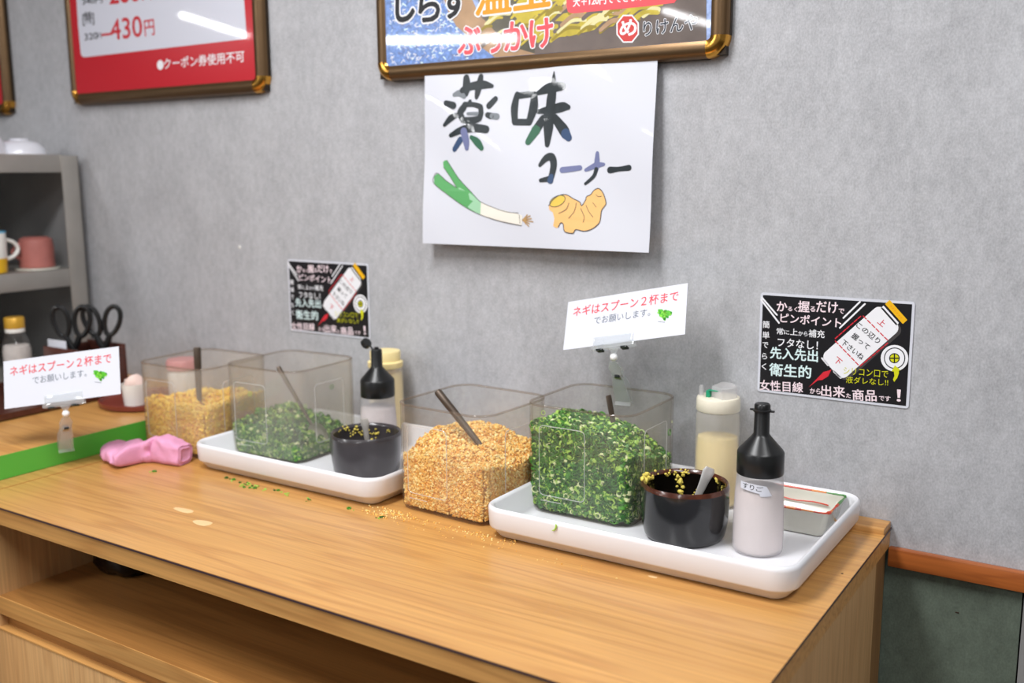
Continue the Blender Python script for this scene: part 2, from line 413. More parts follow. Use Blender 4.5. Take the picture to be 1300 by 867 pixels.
# ------------------------------------------------------------------ flat printing on signs
_TM = {}
def text_mesh(txt, bold=0.0):
    if txt in _TM: return _TM[txt]
    cu = bpy.data.curves.new('lettering', 'FONT'); cu.body = txt; cu.size = 1.0
    cu.resolution_u = 3
    ob = bpy.data.objects.new('lettering', cu); COL.objects.link(ob)
    dg = bpy.context.evaluated_depsgraph_get(); dg.update()
    me = ob.evaluated_get(dg).to_mesh()
    v = np.array([q.co[:2] for q in me.vertices]); f = [list(p.vertices) for p in me.polygons]
    ob.evaluated_get(dg).to_mesh_clear()
    bpy.data.objects.remove(ob); bpy.data.curves.remove(cu)
    _TM[txt] = (v, f)
    return v, f
STEP = 0.00009
def print_part(ops, name, parent, y0=0.0, wrap=None):
    """flat inks lying on a sheet in its local XZ plane, facing -Y"""
    m = M()
    def lay(uv, f, ly):
        m.add([(u, y0 - STEP*ly, w) for u, w in uv], f)
    for o in ops:
        if o[0] == 't':
            _, txt, a, b, h, col, bold, ly, outl, outw = o
            v0, f0 = text_mesh(txt, 0.0)
            if len(v0) == 0: continue
            mn, mx = v0.min(0), v0.max(0)
            a = np.array(a); b = np.array(b); d = b - a; L = np.linalg.norm(d); ux = d/L; uy = np.array((-ux[1], ux[0]))
            sx = L/max(mx[0]-mn[0], 1e-3); sy = h/max(mx[1]-mn[1], 1e-3)
            def put(v): return [tuple(a + ux*(q[0]-mn[0])*sx + uy*(q[1]-mn[1])*sy) for q in v]
            def fat(rad, nn, ly_):
                P = np.array(put(v0)); e = rad*sy
                for k in range(nn):
                    g = 2*PI*k/nn
                    lay([tuple(q) for q in P + np.array((math.cos(g), math.sin(g)))*e], f0, ly_ + 0.03*k)
                if nn: lay([tuple(q) for q in P], f0, ly_ + 0.03*nn)
            if outl:
                m.mat('print_' + outl); fat(outw, 12, ly)
                ly += 1
            m.mat('print_' + col)
            if bold: fat(bold, 6, ly)
            else: lay(put(v0), f0, ly)
        elif o[0] == 'p':
            m.mat('print_' + o[2])
            pts = o[1]
            from mathutils.geometry import tessellate_polygon
            tris = tessellate_polygon([[Vector((p[0], p[1], 0)) for p in pts]])
            fs = []
            for t in tris:
                A, B, C = (pts[i] for i in t)
                fs.append(t if (B[0]-A[0])*(C[1]-A[1]) - (B[1]-A[1])*(C[0]-A[0]) > 0 else (t[0], t[2], t[1]))
            lay(pts, fs, o[3])
        elif o[0] == 's':
            m.mat('print_' + o[2]); P = o[1]
            # brush stroke: thick polyline with round ends, densified by Catmull-Rom
            Q = []
            n = len(P)
            for i in range(n - 1):
                p0 = P[max(i-1, 0)]; p1 = P[i]; p2 = P[i+1]; p3 = P[min(i+2, n-1)]
                k = 5 if n > 2 else 1
                for j in range(k):
                    t = j/k
                    Q.append(tuple(0.5*((2*p1[c]) + (-p0[c]+p2[c])*t + (2*p0[c]-5*p1[c]+4*p2[c]-p3[c])*t*t + (-p0[c]+3*p1[c]-3*p2[c]+p3[c])*t**3) for c in range(3)))
            Q.append(P[-1])
            Lf, Rt = [], []
            for i, q in enumerate(Q):
                a = Q[max(i-1, 0)]; b = Q[min(i+1, len(Q)-1)]
                dx, dy = b[0]-a[0], b[1]-a[1]; l = math.hypot(dx, dy) or 1
                nx, ny = -dy/l, dx/l; r = q[2]
                Lf.append((q[0]+nx*r, q[1]+ny*r)); Rt.append((q[0]-nx*r, q[1]-ny*r))
            def cap(c, frm, to):
                a0 = math.atan2(frm[1]-c[1], frm[0]-c[0]); out = []
                for i in range(1, 5): out.append((c[0]+c[2]*math.cos(a0-PI*i/5), c[1]+c[2]*math.sin(a0-PI*i/5)))
                return out
            n = len(Q); vs = Lf + Rt; fs = [(i, n+i, n+i+1, i+1) for i in range(n-1)]
            c1 = cap(Q[-1], Lf[-1], Rt[-1]); b1 = len(vs); vs += c1; fs.append([n-1, 2*n-1] + [b1+i for i in reversed(range(4))])
            c0 = cap(Q[0], Rt[0], Lf[0]); b0 = len(vs); vs += c0; fs.append([n, 0] + [b0+i for i in reversed(range(4))])
            lay(vs, fs, o[3])
    if wrap:
        R = wrap
        m.v = [((R - v[1])*math.sin(v[0]/R), -(R - v[1])*math.cos(v[0]/R), v[2]) for v in m.v]
    return m.build(name, None, parent, smooth=0)

# ------------------------------------------------------------------ what is printed or painted on the signs (metres on each sheet)
STICKER = [
 ('t','か',(-0.0793,0.04689),(-0.06483,0.04731),0.01355,'pinkwhite',0.018,3,None,0.05),
 ('t','るく',(-0.06366,0.04799),(-0.05034,0.04793),0.00635,'pinkwhite',0.018,3,None,0.05),
 ('t','握',(-0.04936,0.048),(-0.03364,0.04793),0.01537,'pinkwhite',0.018,3,None,0.05),
 ('t','る',(-0.03274,0.04957),(-0.02554,0.04949),0.00706,'pinkwhite',0.018,3,None,0.05),
 ('t','だけ',(-0.02398,0.0494),(0.00474,0.0495),0.01517,'pinkwhite',0.018,3,None,0.05),
 ('t','で',(0.00624,0.04961),(0.01379,0.04957),0.00676,'pinkwhite',0.018,3,None,0.05),
 ('t','ピンポイント',(-0.07365,0.03166),(0.01039,0.03032),0.01301,'pinkwhite',0.018,3,None,0.05),
 ('t','女性目線',(-0.09957,-0.06915),(-0.03757,-0.06608),0.01475,'pinkwhite',0.018,3,None,0.05),
 ('t','から',(-0.02767,-0.06594),(-0.01299,-0.06522),0.00765,'pinkwhite',0.018,3,None,0.05),
 ('t','出来',(-0.0119,-0.06771),(0.02038,-0.06626),0.01553,'pinkwhite',0.018,3,None,0.05),
 ('t','た',(0.02208,-0.06606),(0.02833,-0.06591),0.00633,'pinkwhite',0.018,3,None,0.05),
 ('t','商品',(0.03093,-0.06896),(0.06246,-0.06632),0.01564,'pinkwhite',0.018,3,None,0.05),
 ('t','です',(0.0655,-0.06478),(0.08005,-0.06418),0.00679,'pinkwhite',0.018,3,None,0.05),
 ('t','！',(0.08847,-0.06297),(0.09313,-0.06278),0.01576,'pinkwhite',0.018,3,None,0.05),
 ('t','常',(-0.07841,0.01378),(-0.06891,0.01376),0.00907,'white',0.012,3,None,0.05),
 ('t','に',(-0.06753,0.01468),(-0.06031,0.01468),0.00603,'white',0.012,3,None,0.05),
 ('t','上',(-0.0589,0.0146),(-0.04855,0.01467),0.009,'white',0.012,3,None,0.05),
 ('t','から',(-0.04754,0.01435),(-0.03454,0.01465),0.00636,'white',0.012,3,None,0.05),
 ('t','補充',(-0.03312,0.01358),(-0.01117,0.01387),0.01085,'white',0.012,3,None,0.05),
 ('t','フタなし！',(-0.07633,-0.00323),(-0.01969,-0.00308),0.01201,'white',0.012,3,None,0.05),
 ('t','簡',(-0.09873,0.02123),(-0.0889,0.02161),0.01011,'white',0.012,3,None,0.05),
 ('t','単',(-0.09858,0.00599),(-0.08833,0.00646),0.01014,'white',0.012,3,None,0.05),
 ('t','で',(-0.0981,-0.00723),(-0.08986,-0.00709),0.00816,'white',0.012,3,None,0.05),
 ('t','ら',(-0.09812,-0.02361),(-0.09089,-0.02352),0.00862,'white',0.012,3,None,0.05),
 ('t','く',(-0.09817,-0.03903),(-0.09135,-0.03894),0.00927,'white',0.012,3,None,0.05),
 ('t','先入先出',(-0.08624,-0.02144),(-0.01891,-0.02049),0.01651,'icewhite',0.022,3,None,0.05),
 ('t','衛生的',(-0.08653,-0.04645),(-0.02722,-0.04474),0.01785,'icewhite',0.022,3,None,0.05),
 ('t','シリコン口で',(0.0167,-0.03348),(0.0756,-0.03263),0.00972,'yellow',0.0,5,None,0.05),
 ('t','液ダレなし!!',(0.0207,-0.04546),(0.0762,-0.04355),0.00935,'yellow',0.0,5,None,0.05),
 ('p',[(0.08597,0.03937),(0.0876,0.03701),(0.08845,0.03423),(0.08845,0.03129),(0.08759,0.02847),(0.08595,0.02606),(0.02626,-0.03841),(0.02386,-0.04032),(0.02105,-0.0414),(0.0181,-0.04153),(0.01529,-0.04071),(0.01291,-0.039),(-0.00576,-0.0202),(-0.00749,-0.01776),(-0.00838,-0.01484),(-0.00834,-0.01175),(-0.00737,-0.00878),(-0.00558,-0.00623),(0.05563,0.05775),(0.05793,0.0595),(0.06062,0.06043),(0.06344,0.06044),(0.06611,0.05955),(0.06838,0.05783)],'darkgrey',1),
 ('p',[(0.08241,0.04163),(0.08397,0.03937),(0.08479,0.03669),(0.08478,0.03387),(0.08396,0.03116),(0.08238,0.02884),(0.02196,-0.03618),(0.01966,-0.03802),(0.01695,-0.03905),(0.01411,-0.03918),(0.0114,-0.03838),(0.00911,-0.03674),(-0.00906,-0.01844),(-0.01073,-0.0161),(-0.01158,-0.0133),(-0.01154,-0.01033),(-0.01061,-0.00747),(-0.00888,-0.00502),(0.05302,0.05953),(0.05523,0.06121),(0.05782,0.0621),(0.06053,0.06211),(0.0631,0.06125),(0.06528,0.05959)],'white',2),
 ('p',[(0.08225,0.03935),(0.08212,0.03925),(0.08196,0.03919),(0.08179,0.03919),(0.08163,0.03924),(0.0815,0.03934),(0.06144,0.06036),(0.06134,0.0605),(0.06129,0.06067),(0.06129,0.06085),(0.06134,0.06102),(0.06144,0.06116),(0.064,0.06384),(0.06414,0.06394),(0.0643,0.064),(0.06447,0.064),(0.06463,0.06395),(0.06476,0.06384),(0.08477,0.04284),(0.08487,0.0427),(0.08492,0.04254),(0.08492,0.04236),(0.08486,0.04219),(0.08477,0.04205)],'white',2),
 ('p',[(0.09038,0.04181),(0.09024,0.0417),(0.09009,0.04165),(0.08992,0.04164),(0.08976,0.0417),(0.08963,0.0418),(0.06653,0.06607),(0.06644,0.06621),(0.06638,0.06638),(0.06638,0.06655),(0.06644,0.06672),(0.06654,0.06686),(0.07136,0.07192),(0.0715,0.07202),(0.07166,0.07207),(0.07183,0.07207),(0.07199,0.07202),(0.07212,0.07192),(0.09511,0.04768),(0.09521,0.04754),(0.09526,0.04738),(0.09526,0.0472),(0.09521,0.04703),(0.09511,0.04689)],'amber',2),
 ('p',[(0.07508,0.06418),(0.07506,0.06401),(0.07499,0.06385),(0.07487,0.0637),(0.07471,0.06357),(0.07451,0.06346),(0.07429,0.06339),(0.07405,0.06336),(0.07382,0.06336),(0.07359,0.0634),(0.07338,0.06348),(0.0732,0.06358),(0.07307,0.06372),(0.07298,0.06387),(0.07294,0.06403),(0.07296,0.0642),(0.07303,0.06437),(0.07315,0.06452),(0.07331,0.06465),(0.07351,0.06475),(0.07374,0.06482),(0.07397,0.06486),(0.07421,0.06485),(0.07444,0.06481),(0.07465,0.06474),(0.07482,0.06463),(0.07496,0.0645),(0.07505,0.06434)],'orange',3),
 ('p',[(0.07783,0.06127),(0.07781,0.0611),(0.07774,0.06094),(0.07763,0.06078),(0.07746,0.06065),(0.07727,0.06055),(0.07704,0.06048),(0.07681,0.06045),(0.07657,0.06045),(0.07634,0.06049),(0.07613,0.06056),(0.07596,0.06067),(0.07582,0.0608),(0.07574,0.06096),(0.0757,0.06112),(0.07572,0.06129),(0.07579,0.06145),(0.07591,0.0616),(0.07607,0.06173),(0.07627,0.06184),(0.07649,0.06191),(0.07673,0.06194),(0.07696,0.06194),(0.07719,0.0619),(0.0774,0.06182),(0.07757,0.06172),(0.07771,0.06158),(0.0778,0.06143)],'orange',3),
 ('p',[(0.08058,0.05836),(0.08056,0.05819),(0.08049,0.05803),(0.08037,0.05788),(0.08021,0.05775),(0.08002,0.05764),(0.07979,0.05757),(0.07956,0.05754),(0.07932,0.05754),(0.07909,0.05758),(0.07888,0.05765),(0.07871,0.05776),(0.07857,0.05789),(0.07849,0.05805),(0.07845,0.05821),(0.07847,0.05838),(0.07854,0.05854),(0.07866,0.05869),(0.07882,0.05882),(0.07902,0.05893),(0.07924,0.059),(0.07947,0.05903),(0.07971,0.05903),(0.07994,0.05899),(0.08015,0.05892),(0.08032,0.05881),(0.08046,0.05868),(0.08054,0.05852)],'orange',3),
 ('p',[(0.08332,0.05546),(0.08331,0.05529),(0.08324,0.05512),(0.08312,0.05497),(0.08296,0.05484),(0.08276,0.05474),(0.08254,0.05467),(0.0823,0.05463),(0.08207,0.05463),(0.08184,0.05467),(0.08163,0.05475),(0.08146,0.05485),(0.08132,0.05499),(0.08123,0.05514),(0.0812,0.0553),(0.08122,0.05547),(0.08129,0.05564),(0.0814,0.05579),(0.08157,0.05592),(0.08176,0.05602),(0.08198,0.05609),(0.08222,0.05613),(0.08246,0.05613),(0.08268,0.05609),(0.08289,0.05601),(0.08306,0.05591),(0.0832,0.05577),(0.08329,0.05562)],'orange',3),
 ('p',[(0.08606,0.05256),(0.08604,0.05239),(0.08597,0.05223),(0.08586,0.05207),(0.0857,0.05194),(0.0855,0.05184),(0.08528,0.05177),(0.08504,0.05173),(0.08481,0.05173),(0.08458,0.05177),(0.08437,0.05185),(0.0842,0.05195),(0.08406,0.05209),(0.08398,0.05224),(0.08394,0.0524),(0.08396,0.05257),(0.08403,0.05274),(0.08415,0.05289),(0.08431,0.05302),(0.0845,0.05312),(0.08473,0.05319),(0.08496,0.05323),(0.0852,0.05323),(0.08542,0.05319),(0.08563,0.05311),(0.0858,0.05301),(0.08594,0.05287),(0.08603,0.05272)],'orange',3),
 ('p',[(0.0888,0.04966),(0.08878,0.04949),(0.08871,0.04933),(0.08859,0.04918),(0.08843,0.04905),(0.08824,0.04895),(0.08802,0.04887),(0.08778,0.04884),(0.08754,0.04884),(0.08732,0.04888),(0.08711,0.04895),(0.08694,0.04906),(0.0868,0.04919),(0.08672,0.04934),(0.08668,0.04951),(0.0867,0.04967),(0.08677,0.04984),(0.08688,0.04999),(0.08705,0.05012),(0.08724,0.05022),(0.08746,0.0503),(0.0877,0.05033),(0.08793,0.05033),(0.08816,0.05029),(0.08837,0.05022),(0.08854,0.05011),(0.08867,0.04998),(0.08876,0.04983)],'orange',3),
 ('s',[(0.0391,0.04821,0.00075),(0.04308,0.0446,0.00075)],'red',3),
 ('s',[(0.04495,0.04291,0.00075),(0.04892,0.03931,0.00075)],'red',3),
 ('s',[(0.05079,0.03762,0.00074),(0.05474,0.03404,0.00075)],'red',3),
 ('s',[(0.0566,0.03236,0.00074),(0.06054,0.02878,0.00074)],'red',3),
 ('s',[(0.06239,0.02711,0.00074),(0.06632,0.02355,0.00074)],'red',3),
 ('s',[(0.06817,0.02187,0.00074),(0.07208,0.01833,0.00074)],'red',3),
 ('s',[(0.03565,0.04772,0.00075),(0.03243,0.04441,0.00075)],'red',3),
 ('s',[(0.03092,0.04285,0.00075),(0.02769,0.03952,0.00076)],'red',3),
 ('s',[(0.02617,0.03795,0.00076),(0.02293,0.0346,0.00076)],'red',3),
 ('s',[(0.02139,0.03302,0.00076),(0.01813,0.02966,0.00076)],'red',3),
 ('s',[(0.0166,0.02808,0.00076),(0.01332,0.0247,0.00076)],'red',3),
 ('s',[(0.01177,0.0231,0.00077),(0.00848,0.0197,0.00077)],'red',3),
 ('s',[(0.00693,0.0181,0.00077),(0.00362,0.01469,0.00077)],'red',3),
 ('s',[(0.00379,0.01113,0.00077),(0.00765,0.00752,0.00077)],'red',3),
 ('s',[(0.00947,0.00582,0.00077),(0.01332,0.00222,0.00077)],'red',3),
 ('s',[(0.01512,0.00053,0.00077),(0.01896,-0.00305,0.00076)],'red',3),
 ('s',[(0.02076,-0.00474,0.00077),(0.02458,-0.00831,0.00076)],'red',3),
 ('s',[(0.02638,-0.00999,0.00076),(0.03019,-0.01356,0.00076)],'red',3),
 ('s',[(0.03198,-0.01523,0.00076),(0.03578,-0.01879,0.00076)],'red',3),
 ('s',[(0.03849,-0.02007,0.00076),(0.04199,-0.01651,0.00075)],'red',3),
 ('s',[(0.04364,-0.01484,0.00075),(0.04712,-0.01129,0.00075)],'red',3),
 ('s',[(0.04875,-0.00963,0.00075),(0.05222,-0.0061,0.00075)],'red',3),
 ('s',[(0.05384,-0.00445,0.00075),(0.05729,-0.00094,0.00075)],'red',3),
 ('s',[(0.05891,0.0007,0.00075),(0.06233,0.00419,0.00074)],'red',3),
 ('s',[(0.06394,0.00583,0.00074),(0.06735,0.0093,0.00074)],'red',3),
 ('s',[(0.06895,0.01093,0.00074),(0.07234,0.01438,0.00074)],'red',3),
 ('t','この辺り',(0.02954,0.03358),(0.05939,0.01187),0.00802,'ink',0.012,4,None,0.05),
 ('t','握って',(0.02393,0.01881),(0.04631,0.00261),0.0081,'ink',0.012,4,None,0.05),
 ('t','下さいね',(0.0105,0.0083),(0.03931,-0.01239),0.0082,'ink',0.012,4,None,0.05),
 ('t','上',(0.05731,0.04072),(0.06468,0.03521),0.00865,'red',0.01,4,None,0.05),
 ('t','下',(0.002,-0.01723),(0.00971,-0.02277),0.00913,'red',0.01,4,None,0.05),
 ('p',[(0.09955,-0.00345),(0.09935,-0.00743),(0.09828,-0.01131),(0.09642,-0.01488),(0.09383,-0.01798),(0.09066,-0.02044),(0.08705,-0.02214),(0.08319,-0.023),(0.07926,-0.02295),(0.07547,-0.02201),(0.07201,-0.02022),(0.06905,-0.01766),(0.06676,-0.01446),(0.06524,-0.01079),(0.06458,-0.00684),(0.06481,-0.0028),(0.06592,0.00112),(0.06784,0.00471),(0.07048,0.00779),(0.0737,0.01022),(0.07734,0.01187),(0.08121,0.01266),(0.08511,0.01257),(0.08886,0.01158),(0.09226,0.00977),(0.09516,0.00722),(0.09741,0.00406),(0.09889,0.00044)],'white',2),
 ('p',[(0.09585,-0.00381),(0.0957,-0.00703),(0.09488,-0.01016),(0.09343,-0.01305),(0.09143,-0.01554),(0.08897,-0.01752),(0.08617,-0.01888),(0.08318,-0.01955),(0.08013,-0.0195),(0.07719,-0.01872),(0.07451,-0.01726),(0.07222,-0.01518),(0.07044,-0.01259),(0.06926,-0.00963),(0.06874,-0.00643),(0.06891,-0.00318),(0.06976,-2e-05),(0.07124,0.00287),(0.07327,0.00536),(0.07576,0.00732),(0.07858,0.00864),(0.08157,0.00928),(0.0846,0.00919),(0.08751,0.00839),(0.09016,0.00692),(0.09242,0.00484),(0.09417,0.00228),(0.09534,-0.00065)],'ink',3),
 ('p',[(0.09462,-0.00393),(0.09448,-0.00686),(0.09373,-0.0097),(0.09242,-0.01232),(0.0906,-0.01458),(0.08836,-0.01638),(0.08582,-0.01761),(0.0831,-0.01822),(0.08034,-0.01817),(0.07767,-0.01747),(0.07524,-0.01614),(0.07316,-0.01425),(0.07154,-0.0119),(0.07047,-0.00921),(0.07,-0.00631),(0.07016,-0.00336),(0.07092,-0.00049),(0.07227,0.00214),(0.07411,0.00439),(0.07637,0.00617),(0.07893,0.00738),(0.08165,0.00795),(0.0844,0.00788),(0.08704,0.00715),(0.08945,0.00581),(0.0915,0.00393),(0.09309,0.0016),(0.09415,-0.00106)],'white',4),
 ('p',[(0.08896,-0.00448),(0.08887,-0.00601),(0.08845,-0.0075),(0.08772,-0.00887),(0.08671,-0.01006),(0.08548,-0.011),(0.08407,-0.01164),(0.08258,-0.01197),(0.08106,-0.01194),(0.07959,-0.01158),(0.07826,-0.01089),(0.07712,-0.00992),(0.07624,-0.0087),(0.07565,-0.0073),(0.0754,-0.00579),(0.07548,-0.00425),(0.07591,-0.00276),(0.07665,-0.00138),(0.07767,-0.0002),(0.07891,0.00074),(0.08032,0.00138),(0.08182,0.00169),(0.08333,0.00166),(0.08479,0.00129),(0.08612,0.0006),(0.08725,-0.00037),(0.08812,-0.00159),(0.0887,-0.00298)],'ink',5),
 ('p',[(0.08771,-0.0046),(0.08764,-0.00583),(0.0873,-0.00703),(0.0867,-0.00814),(0.08588,-0.0091),(0.08487,-0.00985),(0.08372,-0.01038),(0.0825,-0.01064),(0.08126,-0.01062),(0.08007,-0.01033),(0.07898,-0.00978),(0.07805,-0.00899),(0.07733,-0.00801),(0.07686,-0.00688),(0.07665,-0.00567),(0.07672,-0.00443),(0.07707,-0.00322),(0.07767,-0.00212),(0.0785,-0.00116),(0.07952,-0.00041),(0.08067,0.00011),(0.08189,0.00037),(0.08313,0.00034),(0.08432,5e-05),(0.0854,-0.00051),(0.08632,-0.00129),(0.08703,-0.00227),(0.08751,-0.00339)],'yellow',6),
 ('s',[(0.07683,-0.00565,0.00084),(0.08754,-0.00462,0.00083)],'ink',7),
 ('s',[(0.0819,0.00018,0.00083),(0.08249,-0.01045,0.00083)],'ink',7),
 ('p',[(0.08361,-0.03714),(0.08725,-0.03138),(0.08901,-0.02449),(0.08867,-0.02166),(0.09075,-0.02049),(0.08326,-0.01457),(0.07943,-0.02339),(0.08228,-0.0229),(0.08352,-0.0289),(0.08199,-0.03386)],'yellow',6),
 ('p',[(-0.02983,-0.05731),(-0.01054,-0.03357),(-0.00219,-0.03031),(0.00042,-0.02846),(-0.00353,-0.03879),(-0.01195,-0.04508),(-0.01775,-0.04632)],'red',3),
 ('s',[(-0.10156,0.06448,0.00122),(-0.07908,0.04129,0.00121)],'white',2),
 ('s',[(-0.10268,0.06139,0.00122),(-0.07561,0.03011,0.00121)],'white',2),
 ('s',[(0.03377,0.06726,0.00112),(0.01295,0.04371,0.00114)],'white',2),
 ('s',[(0.04034,0.06483,0.00112),(0.0089,0.02981,0.00115)],'white',2),
 ('s',[(-0.01335,-0.01438,0.00117),(-0.00482,-0.02345,0.00117)],'white',2),
 ('s',[(0.00382,-0.03147,0.00117),(0.01337,-0.03935,0.00116)],'white',2),
]
